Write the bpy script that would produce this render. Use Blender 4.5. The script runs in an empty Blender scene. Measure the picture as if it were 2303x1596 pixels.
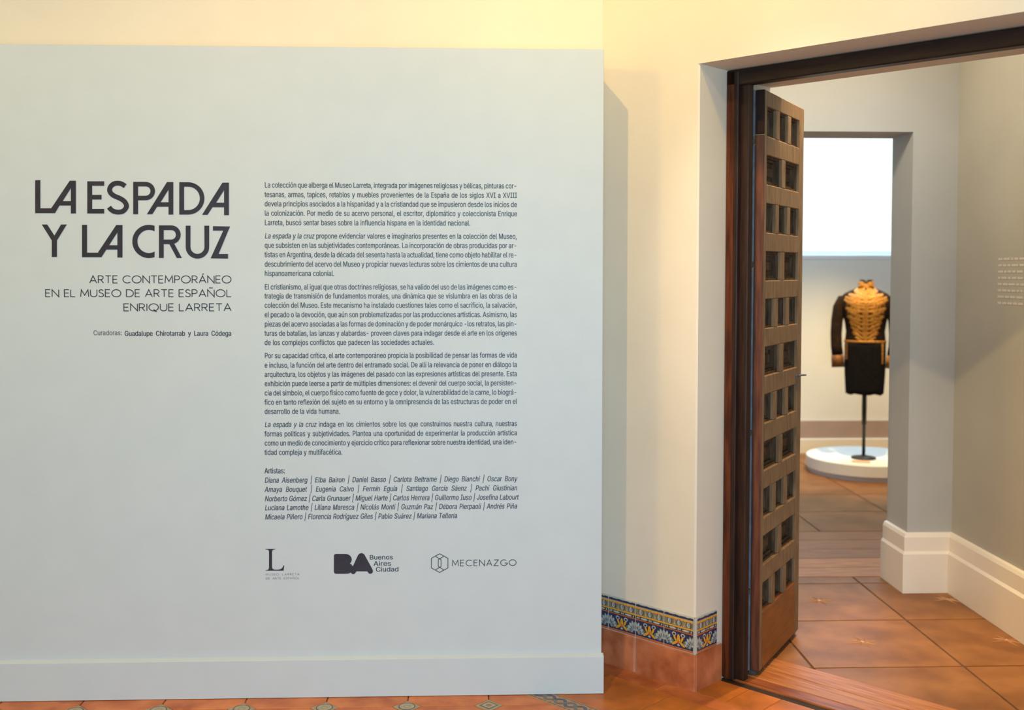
import bpy, math, random
from mathutils import Vector, Matrix, noise
from mathutils.geometry import tessellate_polygon, delaunay_2d_cdt
random.seed(7)
PI = math.pi
scene = bpy.context.scene
COL = scene.collection

# ------------------------------------------------------------------ camera
cam_data = bpy.data.cameras.new('camera')
cam = bpy.data.objects.new('camera', cam_data)
COL.objects.link(cam)
scene.camera = cam
cam_data.sensor_width = 36.0
cam_data.lens = 36.0 * 2386.25 / 2303.0
cam_data.shift_y = (708.5 - 798.0) / 2303.0
cam_data.clip_start = 0.05
CAM_H = 1.55
cam.location = (0.0, 0.0, CAM_H)
_yaw, _pitch, _roll = 0.036, 0.0403, -0.0008
cam.matrix_world = (Matrix.Translation((0, 0, CAM_H)) @ Matrix.Rotation(-_yaw, 4, 'Z') @
                    Matrix.Rotation(PI / 2 - _pitch, 4, 'X') @ Matrix.Rotation(-_roll, 4, 'Z'))
cam_data.dof.use_dof = True
cam_data.dof.focus_distance = 3.75
cam_data.dof.aperture_fstop = 2.2

# ------------------------------------------------------------------ view and world
vs = scene.view_settings
vs.view_transform = 'Standard'
vs.look = 'None'
vs.exposure = 0.0
vs.gamma = 1.0
vs.use_curve_mapping = False
world = bpy.data.worlds.new('overcast_sky')
scene.world = world
world.use_nodes = True
_bg = world.node_tree.nodes['Background']
_bg.inputs[0].default_value = (0.86, 0.96, 1.0, 1)
_bg.inputs[1].default_value = 1.6

# ------------------------------------------------------------------ lights
def aim(o, target):
    d = Vector(target) - o.location
    o.rotation_euler = d.to_track_quat('-Z', 'Y').to_euler()

def spot(name, loc, target, power, color, angle=70, blend=0.6, radius=0.05):
    l = bpy.data.lights.new(name, 'SPOT')
    l.energy = power; l.color = color
    l.spot_size = math.radians(angle); l.spot_blend = blend
    l.shadow_soft_size = radius
    o = bpy.data.objects.new(name, l); COL.objects.link(o)
    o.location = loc; aim(o, target)
    return o

def area(name, loc, target, power, color, sx, sy):
    l = bpy.data.lights.new(name, 'AREA')
    l.shape = 'RECTANGLE'; l.size = sx; l.size_y = sy
    l.energy = power; l.color = color
    o = bpy.data.objects.new(name, l); COL.objects.link(o)
    o.location = loc; aim(o, target)
    return o

# key gallery spot high on the left of the front room: its direction throws the panel's shadow on the diagonal wall
spot('spot_light', (-0.68, 1.70, 4.05), (0.40, 3.9, 1.9), 190, (1.0, 0.65, 0.20), 95, 0.9, 0.03)
# extra narrow spot added beside the key to brighten the pier through the door
spot('spot_light', (-0.60, 1.60, 4.05), (2.15, 4.8, 0.1), 260, (1.0, 0.82, 0.66), 22, 0.8, 0.03)
# wall washer near the ceiling, above the door
spot('spot_light', (0.45, 2.3, 4.15), (0.95, 3.85, 3.2), 150, (1.0, 0.65, 0.07), 86, 1.0, 0.10)
# unseen cool fill added behind the viewer, aimed at the panel
area('cool_fill', (0.35, -2.2, 1.5), (0.6, 3.9, 0.8), 225, (0.50, 0.77, 1.0), 1.8, 1.6)
# soft warm fill added for ambience on the left of the front room
area('warm_fill', (-3.2, 1.9, 3.2), (-2.0, 3.9, 1.0), 38, (1.0, 0.68, 0.14), 0.6, 0.6)
# middle room
spot('spot_light', (1.95, 4.78, 3.12), (1.08, 3.80, 0.0), 215, (1.0, 0.64, 0.28), 56, 0.6, 0.03)
area('warm_fill', (1.35, 4.15, 2.9), (2.0, 4.8, 0.0), 21, (1.0, 0.87, 0.66), 0.3, 0.3)  # soft fill added to lift the pier, baseboards and side wall
# last room
spot('spot_light', (2.70, 7.0, 3.45), (3.02, 8.4, 0.1), 500, (1.0, 0.74, 0.34), 50, 0.7, 0.05)
area('warm_fill', (2.3, 6.1, 3.3), (3.0, 8.2, 0.3), 14, (1.0, 0.84, 0.62), 0.4, 0.4)  # unseen fill added to brighten the side of the plinth
area('cool_fill', (2.95, 8.9, 3.35), (2.95, 8.75, 1.6), 95, (0.46, 0.72, 1.0), 3.0, 0.15)  # added area light hidden above the window, mimics daylight on the wall below


# ------------------------------------------------------------------ materials
def srgb(r, g, b):
    f = lambda c: (c / 255 / 12.92) if c / 255 <= 0.04045 else ((c / 255 + 0.055) / 1.055) ** 2.4
    return (f(r), f(g), f(b), 1.0)

def mat(name, col, rough=0.6, col2=None, scale=6.0, bump=0.0, bscale=60.0, spec=0.5, metal=0.0, stretch=None,
        coat=0.0, per_object=0.0, detail=5.0, lo=0.35, hi=0.65):
    m = bpy.data.materials.new(name)
    m.use_nodes = True
    nt = m.node_tree; N = nt.nodes; L = nt.links
    b = N['Principled BSDF']
    b.inputs['Roughness'].default_value = rough
    b.inputs['Metallic'].default_value = metal
    b.inputs['Specular IOR Level'].default_value = spec
    b.inputs['Coat Weight'].default_value = coat
    b.inputs['Coat Roughness'].default_value = 0.15
    b.inputs['Base Color'].default_value = col
    tc = N.new('ShaderNodeTexCoord')
    vec = tc.outputs['Object']
    if stretch:
        mp = N.new('ShaderNodeMapping'); mp.inputs['Scale'].default_value = stretch
        L.new(vec, mp.inputs['Vector']); vec = mp.outputs['Vector']
    out = None
    if per_object:
        oi = N.new('ShaderNodeObjectInfo')
        ad = N.new('ShaderNodeVectorMath'); ad.operation = 'ADD'
        cb = N.new('ShaderNodeCombineXYZ')
        mu = N.new('ShaderNodeMath'); mu.operation = 'MULTIPLY'; mu.inputs[1].default_value = 37.0
        L.new(oi.outputs['Random'], mu.inputs[0])
        L.new(mu.outputs[0], cb.inputs[0]); L.new(mu.outputs[0], cb.inputs[1])
        L.new(vec, ad.inputs[0]); L.new(cb.outputs[0], ad.inputs[1]); vec = ad.outputs[0]
    if col2:
        n = N.new('ShaderNodeTexNoise'); n.inputs['Scale'].default_value = scale; n.inputs['Detail'].default_value = detail
        r = N.new('ShaderNodeValToRGB')
        r.color_ramp.elements[0].position = lo; r.color_ramp.elements[0].color = col
        r.color_ramp.elements[1].position = hi; r.color_ramp.elements[1].color = col2
        L.new(vec, n.inputs['Vector']); L.new(n.outputs['Fac'], r.inputs['Fac'])
        out = r.outputs['Color']
        if per_object:
            hs = N.new('ShaderNodeHueSaturation')
            mr = N.new('ShaderNodeMapRange')
            mr.inputs['To Min'].default_value = 1 - per_object; mr.inputs['To Max'].default_value = 1 + per_object
            L.new(oi.outputs['Random'], mr.inputs['Value']); L.new(mr.outputs[0], hs.inputs['Value'])
            L.new(out, hs.inputs['Color']); out = hs.outputs['Color']
        L.new(out, b.inputs['Base Color'])
    if bump:
        n2 = N.new('ShaderNodeTexNoise'); n2.inputs['Scale'].default_value = bscale; n2.inputs['Detail'].default_value = 4
        bp = N.new('ShaderNodeBump'); bp.inputs['Strength'].default_value = bump; bp.inputs['Distance'].default_value = 0.004
        L.new(vec, n2.inputs['Vector']); L.new(n2.outputs['Fac'], bp.inputs['Height'])
        L.new(bp.outputs['Normal'], b.inputs['Normal'])
    return m

M = {}
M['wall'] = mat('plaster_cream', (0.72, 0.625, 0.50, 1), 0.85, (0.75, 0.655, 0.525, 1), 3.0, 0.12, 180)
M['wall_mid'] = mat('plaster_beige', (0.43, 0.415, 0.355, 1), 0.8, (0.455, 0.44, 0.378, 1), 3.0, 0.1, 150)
M['wall_end'] = mat('plaster_end', (0.76, 0.74, 0.69, 1), 0.8, (0.78, 0.76, 0.71, 1), 3.0)
M['ceiling'] = mat('ceiling_white', (0.8, 0.78, 0.74, 1), 0.9, (0.82, 0.80, 0.76, 1), 2.0)
M['panel'] = mat('panel_grey', (0.52, 0.56, 0.575, 1), 0.5, (0.535, 0.575, 0.59, 1), 9.0, 0.05, 300)
M['grout'] = mat('grout_dark', (0.10, 0.06, 0.04, 1), 0.9, (0.16, 0.10, 0.06, 1), 30)
M['grout_light'] = mat('grout_light', (0.55, 0.50, 0.44, 1), 0.9, (0.62, 0.56, 0.5, 1), 40)
M['terracotta'] = mat('terracotta_floor', srgb(170, 88, 46), 0.44, srgb(208, 124, 70), 9, 0.15, 40, per_object=0.12, spec=0.35)
M['terracotta_b'] = mat('terracotta_border', srgb(162, 92, 38), 0.42, srgb(204, 116, 46), 7, 0.15, 40, per_object=0.10, spec=0.35)
M['terracotta_wall'] = mat('terracotta_slab', srgb(150, 76, 42), 0.45, srgb(204, 122, 80), 9, 0.2, 50, detail=8.0)
M['tile_mid'] = mat('tile_brown', srgb(130, 82, 42), 0.42, srgb(162, 108, 60), 5, 0.12, 25, per_object=0.05, spec=0.2)
M['tile_end'] = mat('tile_far', srgb(118, 76, 40), 0.42, srgb(146, 96, 54), 4, 0.1, 25, per_object=0.06, spec=0.2)
M['wood_thresh'] = mat('wood_threshold', srgb(166, 94, 44), 0.38, srgb(200, 132, 74), 3, 0.15, 30, stretch=(2, 22, 2), per_object=0.08, spec=0.3)
M['wood_thresh_dark'] = mat('wood_threshold_dark', srgb(120, 60, 26), 0.38, srgb(168, 94, 50), 3, 0.15, 30, stretch=(2, 20, 2), spec=0.3)
M['wood_floor'] = mat('wood_floor', srgb(126, 76, 40), 0.4, srgb(160, 102, 58), 3, 0.1, 30, stretch=(2, 20, 2), per_object=0.08, spec=0.3)
M['wood_black'] = mat('wood_black', srgb(36, 22, 14), 0.7, srgb(52, 30, 18), 20)
M['star'] = mat('star_relief', srgb(192, 142, 98), 0.32, srgb(212, 162, 116), 30)
M['inset_glaze'] = mat('inset_glaze', srgb(150, 132, 104), 0.35, srgb(172, 152, 120), 60)
M['inset_light'] = mat('inset_light', srgb(158, 148, 122), 0.35, srgb(178, 164, 134), 60)
M['inset_dark'] = mat('inset_dark', srgb(70, 72, 72), 0.4, srgb(92, 90, 84), 60)
M['inset_brown'] = mat('inset_brown', srgb(160, 124, 80), 0.4, srgb(140, 110, 80), 60)
M['braid_ground'] = mat('braid_ground', srgb(160, 120, 84), 0.4, srgb(178, 140, 104), 40)
M['braid_blue'] = mat('braid_blue', srgb(52, 56, 84), 0.35, srgb(80, 84, 104), 40)
M['braid_grey'] = mat('braid_grey', srgb(92, 88, 84), 0.35, srgb(112, 106, 98), 40)
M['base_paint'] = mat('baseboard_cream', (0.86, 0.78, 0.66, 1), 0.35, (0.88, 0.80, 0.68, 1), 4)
M['mauve'] = mat('baseboard_mauve_shade', srgb(168, 146, 136), 0.6, srgb(176, 152, 142), 5)
M['white_paint'] = mat('white_paint', (0.75, 0.77, 0.78, 1), 0.4, (0.78, 0.8, 0.8, 1), 5)
M['wood_red'] = mat('wood_reddish', srgb(62, 28, 14), 0.42, srgb(98, 48, 24), 5, 0.2, 40, stretch=(14, 14, 1.2), spec=0.22)
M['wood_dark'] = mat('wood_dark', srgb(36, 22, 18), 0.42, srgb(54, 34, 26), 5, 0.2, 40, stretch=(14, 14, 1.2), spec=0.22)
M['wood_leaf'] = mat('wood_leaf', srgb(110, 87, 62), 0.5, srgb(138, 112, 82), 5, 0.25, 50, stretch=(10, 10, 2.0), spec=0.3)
M['wood_kick'] = mat('wood_kick', srgb(112, 64, 26), 0.4, srgb(134, 82, 36), 5, 0.2, 40, stretch=(2, 10, 12))
M['iron'] = mat('old_iron', srgb(64, 66, 72), 0.5, srgb(88, 90, 96), 30, metal=0.5)
M['iron_black'] = mat('black_metal', srgb(34, 32, 26), 0.4, srgb(44, 40, 32), 30, metal=0.3)
M['vinyl'] = mat('black_vinyl', srgb(30, 30, 37), 0.5, srgb(36, 36, 43), 20)
M['vinyl_bold'] = mat('black_vinyl_gloss', srgb(40, 36, 46), 0.35, srgb(46, 42, 52), 20)
M['vinyl_grey'] = mat('grey_vinyl', srgb(92, 92, 96), 0.5, srgb(98, 98, 102), 20)
M['vinyl_faint'] = mat('faint_vinyl', srgb(138, 142, 146), 0.5, srgb(144, 148, 152), 20)
M['pale_letter'] = mat('pale_letter', (0.66, 0.60, 0.52, 1), 0.7, (0.68, 0.62, 0.54, 1), 20)
M['plinth'] = mat('plinth_white', (0.80, 0.77, 0.70, 1), 0.5, (0.82, 0.79, 0.72, 1), 5)
M['plinth_kick'] = mat('plinth_kick', (0.50, 0.49, 0.50, 1), 0.6, (0.53, 0.52, 0.53, 1), 5)
M['card'] = mat('salmon_card', srgb(236, 170, 120), 0.6, srgb(240, 178, 128), 20)
M['cloth_dark'] = mat('wool_dark', srgb(38, 26, 20), 0.9, srgb(50, 35, 26), 40, 0.3, 200, spec=0.1)
M['cloth_black'] = mat('wool_black', srgb(20, 18, 19), 0.9, srgb(27, 24, 24), 40, 0.3, 200, spec=0.1)
M['gold'] = mat('gold_thread', srgb(140, 86, 24), 0.5, srgb(206, 144, 52), 90, 0.5, 300, metal=0.3)
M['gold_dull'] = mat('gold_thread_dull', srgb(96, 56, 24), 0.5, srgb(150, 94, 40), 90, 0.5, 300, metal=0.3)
for nm, c1, c2 in (('glaze_ground', (158, 156, 140), (176, 172, 154)), ('g_blue', (36, 42, 72), (54, 60, 92)), ('g_yellow', (204, 142, 34), (224, 166, 56)),
                   ('g_orange', (176, 84, 34), (204, 106, 48)), ('g_dark', (52, 54, 58), (72, 72, 74)), ('g_olive', (108, 108, 84), (134, 132, 106)), ('g_grey', (120, 128, 132), (140, 146, 148)),
                   ('g_white', (158, 164, 162), (182, 184, 178)), ('g_slate', (66, 76, 88), (86, 96, 104)), ('g_brown', (110, 66, 46), (134, 84, 56)),
                   ('g_sand', (176, 150, 112), (190, 166, 130)), ('g_green', (86, 108, 66), (106, 126, 80))):
    M[nm] = mat(nm, srgb(*c1), 0.22, srgb(*c2), 120, spec=0.5)
def glass_mat():
    m = bpy.data.materials.new('window_glass'); m.use_nodes = True
    N = m.node_tree.nodes; L = m.node_tree.links; N.clear()
    o = N.new('ShaderNodeOutputMaterial'); mx = N.new('ShaderNodeMixShader'); t = N.new('ShaderNodeBsdfTransparent'); g = N.new('ShaderNodeBsdfGlossy')
    t.inputs[0].default_value = (0.95, 1.0, 0.99, 1); g.inputs['Roughness'].default_value = 0.02
    mx.inputs[0].default_value = 0.06
    L.new(t.outputs[0], mx.inputs[1]); L.new(g.outputs[0], mx.inputs[2]); L.new(mx.outputs[0], o.inputs[0])
    return m
M['glass'] = glass_mat()

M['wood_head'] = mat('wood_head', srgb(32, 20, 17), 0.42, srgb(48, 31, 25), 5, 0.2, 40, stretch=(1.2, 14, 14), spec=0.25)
M['wood_coffer_shade'] = mat('wood_coffer_shade', srgb(62, 48, 36), 0.6, srgb(96, 77, 57), 5, 0.25, 50, stretch=(10, 10, 2.0), spec=0.08)  # darker leaf wood; the shade of the recesses is in the colour
M['wood_edge'] = mat('wood_edge', srgb(74, 40, 26), 0.42, srgb(112, 62, 38), 5, 0.2, 40, stretch=(14, 14, 1.2))
M['strip'] = mat('weather_strip', srgb(92, 102, 118), 0.45, srgb(112, 120, 132), 20, metal=0.2)

M['wall_mid_cool'] = mat('plaster_beige_cool', (0.43, 0.43, 0.405, 1), 0.8, (0.455, 0.455, 0.43, 1), 3.0, 0.1, 150)  # middle room plaster made cooler: bluish light on the pier put into colour


# ------------------------------------------------------------------ mesh helpers
class MB:
    def __init__(s):
        s.v = []; s.f = []; s.m = []; s.names = []
    def mi(s, name):
        if name not in s.names: s.names.append(name)
        return s.names.index(name)
    def add(s, vs_, fs_, mname):
        o = len(s.v); k = s.mi(mname)
        s.v += [tuple(v) for v in vs_]
        for f in fs_:
            s.f.append(tuple(i + o for i in f)); s.m.append(k)
        return s
    def box(s, x0, x1, y0, y1, z0, z1, m):
        return s.add([(x0, y0, z0), (x1, y0, z0), (x1, y1, z0), (x0, y1, z0), (x0, y0, z1), (x1, y0, z1), (x1, y1, z1), (x0, y1, z1)],
                     [(0, 3, 2, 1), (4, 5, 6, 7), (0, 1, 5, 4), (1, 2, 6, 5), (2, 3, 7, 6), (3, 0, 4, 7)], m)
    def bbox(s, x0, x1, y0, y1, z0, z1, m, b=0.003):
        """box with chamfered edges"""
        X = (x0, x1); Yy = (y0, y1); Z = (z0, z1)
        vid = {}; vs_ = []
        for i in (0, 1):
            for j in (0, 1):
                for k in (0, 1):
                    sx, sy, sz = (b if i == 0 else -b), (b if j == 0 else -b), (b if k == 0 else -b)
                    for ax in range(3):
                        p = [X[i], Yy[j], Z[k]]
                        if ax != 0: p[0] += sx
                        if ax != 1: p[1] += sy
                        if ax != 2: p[2] += sz
                        # vertex lies on face normal to ax
                        vid[(i, j, k, ax)] = len(vs_); vs_.append(p)
        fs_ = []
        for i in (0, 1):
            q = [vid[(i, 0, 0, 0)], vid[(i, 1, 0, 0)], vid[(i, 1, 1, 0)], vid[(i, 0, 1, 0)]]; fs_.append(q if i else q[::-1])
            q = [vid[(0, i, 0, 1)], vid[(0, i, 1, 1)], vid[(1, i, 1, 1)], vid[(1, i, 0, 1)]]; fs_.append(q if i else q[::-1])
            q = [vid[(0, 0, i, 2)], vid[(1, 0, i, 2)], vid[(1, 1, i, 2)], vid[(0, 1, i, 2)]]; fs_.append(q if i else q[::-1])
        for a in (0, 1):
            for c in (0, 1):
                fs_.append([vid[(a, c, 0, 0)], vid[(a, c, 1, 0)], vid[(a, c, 1, 1)], vid[(a, c, 0, 1)]])
                fs_.append([vid[(a, 0, c, 0)], vid[(a, 1, c, 0)], vid[(a, 1, c, 2)], vid[(a, 0, c, 2)]])
                fs_.append([vid[(0, a, c, 1)], vid[(1, a, c, 1)], vid[(1, a, c, 2)], vid[(0, a, c, 2)]])
                for k in (0, 1):
                    fs_.append([vid[(a, c, k, 0)], vid[(a, c, k, 1)], vid[(a, c, k, 2)]])
        cx = Vector(((x0 + x1) / 2, (y0 + y1) / 2, (z0 + z1) / 2)); out = []
        for f in fs_:
            P = [Vector(vs_[i]) for i in f]
            nrm = (P[1] - P[0]).cross(P[2] - P[0])
            c = sum(P, Vector()) / len(P)
            out.append(tuple(f) if nrm.dot(c - cx) > 0 else tuple(f[::-1]))
        return s.add(vs_, out, m)
    def prism(s, poly, z0, z1, m, bev=0.0):
        """vertical prism over a convex or simple CCW polygon"""
        n = len(poly)
        A = sum(poly[i][0] * poly[(i + 1) % n][1] - poly[(i + 1) % n][0] * poly[i][1] for i in range(n))
        if A < 0: poly = poly[::-1]
        if bev:
            cx = sum(p[0] for p in poly) / n; cy = sum(p[1] for p in poly) / n
            top = []
            for p in poly:
                d = math.hypot(p[0] - cx, p[1] - cy); t = max(0.0, 1 - bev * 1.3 / max(d, 1e-6))
                top.append((cx + (p[0] - cx) * t, cy + (p[1] - cy) * t))
            vs_ = [(x, y, z0) for x, y in poly] + [(x, y, z1 - bev) for x, y in poly] + [(x, y, z1) for x, y in top]
            fs_ = [tuple(range(n))[::-1], tuple(range(2 * n, 3 * n))]
            for r in (0, n):
                for i in range(n): j = (i + 1) % n; fs_.append((r + i, r + j, r + n + j, r + n + i))
            return s.add(vs_, fs_, m)
        vs_ = [(x, y, z0) for x, y in poly] + [(x, y, z1) for x, y in poly]
        fs_ = [tuple(range(n))[::-1], tuple(range(n, 2 * n))] + [(i, (i + 1) % n, n + (i + 1) % n, n + i) for i in range(n)]
        return s.add(vs_, fs_, m)
    def rings(s, R, m, cap0=True, cap1=True):
        n = len(R[0]); vs_ = [p for r in R for p in r]; fs_ = []
        for k in range(len(R) - 1):
            for i in range(n):
                j = (i + 1) % n; fs_.append((k * n + i, k * n + j, (k + 1) * n + j, (k + 1) * n + i))
        if cap0: fs_.append(tuple(range(n))[::-1])
        if cap1: fs_.append(tuple(range((len(R) - 1) * n, len(R) * n)))
        return s.add(vs_, fs_, m)
    def tube(s, pts, rad, m, n=12):
        R = []
        for i, p in enumerate(pts):
            a = Vector(pts[max(0, i - 1)]); b = Vector(pts[min(len(pts) - 1, i + 1)]); t = (b - a).normalized()
            up = Vector((0, 1, 0)) if abs(t.y) < 0.9 else Vector((1, 0, 0))
            x = t.cross(up).normalized(); y = t.cross(x).normalized()
            r = rad[i] if isinstance(rad, (list, tuple)) else rad
            rx, ry = r if isinstance(r, tuple) else (r, r)
            R.append([tuple(Vector(p) + x * math.cos(q) * rx - y * math.sin(q) * ry) for q in [2 * PI * k / n for k in range(n)]])
        return s.rings(R, m)
    def lathe(s, prof, m, n=32, cx=0, cy=0):
        R = [[(cx + r * math.cos(2 * PI * k / n), cy + r * math.sin(2 * PI * k / n), z) for k in range(n)] for r, z in prof]
        return s.rings(R, m)
    def flat(s, loops, y, m, thick=0.0):
        """flat figure in the x-z plane facing -y; first loop outline, the rest holes"""
        L3 = [[Vector((p[0], p[1], 0)) for p in lp] for lp in loops]
        tris = tessellate_polygon(L3)
        pts = [p for lp in loops for p in lp]
        vs_ = [(p[0], y - thick, p[1]) for p in pts]
        fs_ = []
        for t in tris:
            a, b, c = [pts[i] for i in t]
            ar = (b[0] - a[0]) * (c[1] - a[1]) - (c[0] - a[0]) * (b[1] - a[1])
            if abs(ar) < 1e-14: continue
            fs_.append(t if ar > 0 else (t[0], t[2], t[1]))
        if thick:
            n = len(vs_); vs_ += [(p[0], y, p[1]) for p in pts]; o = 0
            for lp in loops:
                for i in range(len(lp)):
                    j = (i + 1) % len(lp); fs_.append((o + i, o + j, n + o + j, n + o + i))
                o += len(lp)
        return s.add(vs_, fs_, m)
    def mesh(s, name):
        me = bpy.data.meshes.new(name)
        me.from_pydata(s.v, [], s.f)
        for nm in s.names: me.materials.append(M[nm])
        me.polygons.foreach_set('material_index', s.m)
        me.update()
        return me
    def obj(s, name, parent=None, loc=(0, 0, 0), rotz=0.0, smooth=False):
        me = s.mesh(name)
        if smooth:
            me.polygons.foreach_set('use_smooth', [True] * len(me.polygons))
        return put(name, me, parent, loc, rotz)

def put(name, me, parent=None, loc=(0, 0, 0), rotz=0.0):
    o = bpy.data.objects.new(name, me); COL.objects.link(o)
    if parent: o.parent = parent
    o.location = loc; o.rotation_euler = (0, 0, rotz)
    return o

def empty(name, loc=(0, 0, 0), rotz=0.0):
    o = bpy.data.objects.new(name, None); COL.objects.link(o)
    o.location = loc; o.rotation_euler = (0, 0, rotz); o.empty_display_size = 0.1
    return o

def tag(o, label=None, cat=None, group=None, kind=None):
    if label: o['label'] = label
    if cat: o['category'] = cat
    if group: o['group'] = group
    if kind: o['kind'] = kind
    return o

def clip(poly, a, b, c):
    """keep the part of poly where a*x + b*y >= c"""
    out = []
    for i in range(len(poly)):
        p, q = poly[i], poly[(i + 1) % len(poly)]
        dp, dq = a * p[0] + b * p[1] - c, a * q[0] + b * q[1] - c
        if dp >= 0: out.append(p)
        if dp * dq < 0:
            t = dp / (dp - dq); out.append((p[0] + (q[0] - p[0]) * t, p[1] + (q[1] - p[1]) * t))
    return out

def parea(p):
    return abs(sum(p[i][0] * p[(i + 1) % len(p)][1] - p[(i + 1) % len(p)][0] * p[i][1] for i in range(len(p)))) / 2

# the diagonal wall's own frame: s along the wall towards the viewer's right, k into the wall
PHI = -0.7982
AX, AY = 0.817, 3.850
DX, DY = math.cos(PHI), math.sin(PHI)
NX, NY = -DY, DX
def W(s, k): return (AX + s * DX + k * NX, AY + s * DY + k * NY)
def K_of(x, y): return (x - AX) * NX + (y - AY) * NY
KC = AX * NX + AY * NY          # k = NX*x + NY*y - KC

# ------------------------------------------------------------------ room shell
CEIL = 4.3
struct = dict(kind='structure')
f = MB()
f.prism([(-4.2, -3.2), (4.6, -3.2), (4.6, 5.3), (-4.2, 5.3)], -0.12, -0.005, 'grout')
f.prism([(-4.2, 5.3), (6.2, 5.3), (6.2, 10.5), (-4.2, 10.5)], -0.12, -0.005, 'grout')
floor = tag(f.obj('floor'), 'terracotta tiled floor running through all three rooms', 'floor', kind='structure')

w = MB(); w.box(-4.2, 0.5035, 4.172, 4.42, -0.014, CEIL, 'wall')
tag(w.obj('wall_back'), 'cream plaster wall directly behind the grey text panel', 'wall', kind='structure')
w = MB(); w.box(-4.2, -4.0, -3.2, 4.172, -0.014, CEIL, 'wall')
tag(w.obj('wall_left'), 'cream side wall of the front room, left of the view', 'wall', kind='structure')
w = MB(); w.box(-4.0, 4.6, -3.2, -3.0, -0.014, CEIL, 'wall')
tag(w.obj('wall_rear'), 'cream wall behind the viewer', 'wall', kind='structure')

# diagonal wall with the door opening (local frame s,k)
OPEN = 1.30; ZL = 2.306
w = MB(); c = 0.006
def wl(u0, u1, v0, v1, z0, z1, m='wall'): w.box(u0, u1, v0, v1, z0, z1, m)
w.prism([(-0.62, 0.0), (-c, 0.0), (0.0, c), (0.0, 0.18), (0.0, 0.50), (-0.62, 0.50)], -0.014, ZL, 'wall')
w.prism([(OPEN, 0.0), (5.0, 0.0), (5.0, 0.50), (OPEN, 0.50)], -0.014, ZL, 'wall')
wl(-0.62, 5.0, 0.0, 0.5, ZL, CEIL)
wl(-0.0, OPEN, 0.232, 0.50, 2.281, ZL)
o = tag(w.obj('wall_right', loc=(AX, AY, 0), rotz=PHI), 'cream diagonal wall with the deep opening of the wooden door', 'wall', kind='structure')
# middle room
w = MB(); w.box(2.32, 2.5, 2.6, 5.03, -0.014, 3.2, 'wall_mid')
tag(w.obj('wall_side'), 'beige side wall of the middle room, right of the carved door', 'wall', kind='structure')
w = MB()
w.prism([(2.10, 5.03), (2.5, 5.03), (2.5, 5.28), (2.10, 5.28)], -0.014, 2.222, 'wall_mid_cool')
w.prism([(0.1, 5.03), (1.2, 5.03), (1.2, 5.28), (0.1, 5.28)], -0.014, 2.222, 'wall_mid_cool')
w.box(0.1, 2.5, 5.03, 5.28, 2.222, 3.6, 'wall_mid_cool')
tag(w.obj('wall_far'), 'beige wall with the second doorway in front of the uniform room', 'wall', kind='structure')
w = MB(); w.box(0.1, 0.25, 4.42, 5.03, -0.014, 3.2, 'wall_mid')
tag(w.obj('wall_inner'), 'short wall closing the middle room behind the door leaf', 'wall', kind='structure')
# last room
w = MB()
w.box(0.4, 6.0, 9.0, 9.25, -0.014, 1.66, 'wall_end')
w.box(0.4, 1.3, 9.0, 9.25, 1.66, 3.6, 'wall_end'); w.box(4.6, 6.0, 9.0, 9.25, 1.66, 3.6, 'wall_end')
w.box(1.3, 4.6, 9.0, 9.25, 3.3, 3.6, 'wall_end')
tag(w.obj('wall_end'), 'end wall under the bright window, behind the uniform', 'wall', kind='structure')
w = MB(); w.box(0.2, 0.4, 5.28, 9.25, -0.014, 3.6, 'wall_end')
tag(w.obj('wall_west'), 'left wall of the uniform room, hidden by the door leaf', 'wall', kind='structure')
w = MB(); w.box(6.0, 6.2, 5.28, 9.25, -0.014, 3.6, 'wall_end')
w.box(2.5, 6.0, 5.08, 5.28, -0.014, 3.6, 'wall_end')
tag(w.obj('wall_east'), 'right wall of the uniform room, hidden by the pier', 'wall', kind='structure')
w = MB()
w.box(-4.2, 4.6, -3.2, 4.42, CEIL, CEIL + 0.15, 'ceiling')
tag(w.obj('ceiling'), 'white ceiling above the front room', 'ceiling', kind='structure')
w = MB()
w.prism([(0.1, 4.42), W(-0.44, 0.502), W(2.4, 0.502), (2.5, 2.6), (2.5, 5.03), (0.1, 5.03)], 3.2, 3.3, 'ceiling')
tag(w.obj('ceiling'), 'white ceiling above the middle room', 'ceiling', kind='structure')
w = MB(); w.box(0.2, 6.2, 5.28, 9.25, 3.6, 3.75, 'ceiling')
tag(w.obj('ceiling'), 'white ceiling above the uniform room', 'ceiling', kind='structure')
# window of the last room
win = tag(empty('window_1', (2.95, 9.1, 1.66)), 'wide overexposed window high in the end wall, above the uniform', 'window', kind='structure')
w = MB(); w.bbox(-1.65, 1.65, -0.10, 0.15, 0.0, 0.045, 'white_paint', 0.006); w.obj('window_sill', win)
w = MB()
w.box(-1.65, -1.60, 0.03, 0.08, 0.045, 1.64, 'white_paint'); w.box(1.60, 1.65, 0.03, 0.08, 0.045, 1.64, 'white_paint')
w.box(-1.60, 1.60, 0.03, 0.08, 1.59, 1.64, 'white_paint'); w.box(-1.60, 1.60, 0.03, 0.08, 0.045, 0.075, 'white_paint')
w.obj('window_frame', win)
w = MB(); w.box(-1.60, 1.60, 0.052, 0.058, 0.075, 1.59, 'glass'); w.obj('window_pane', win)

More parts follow.
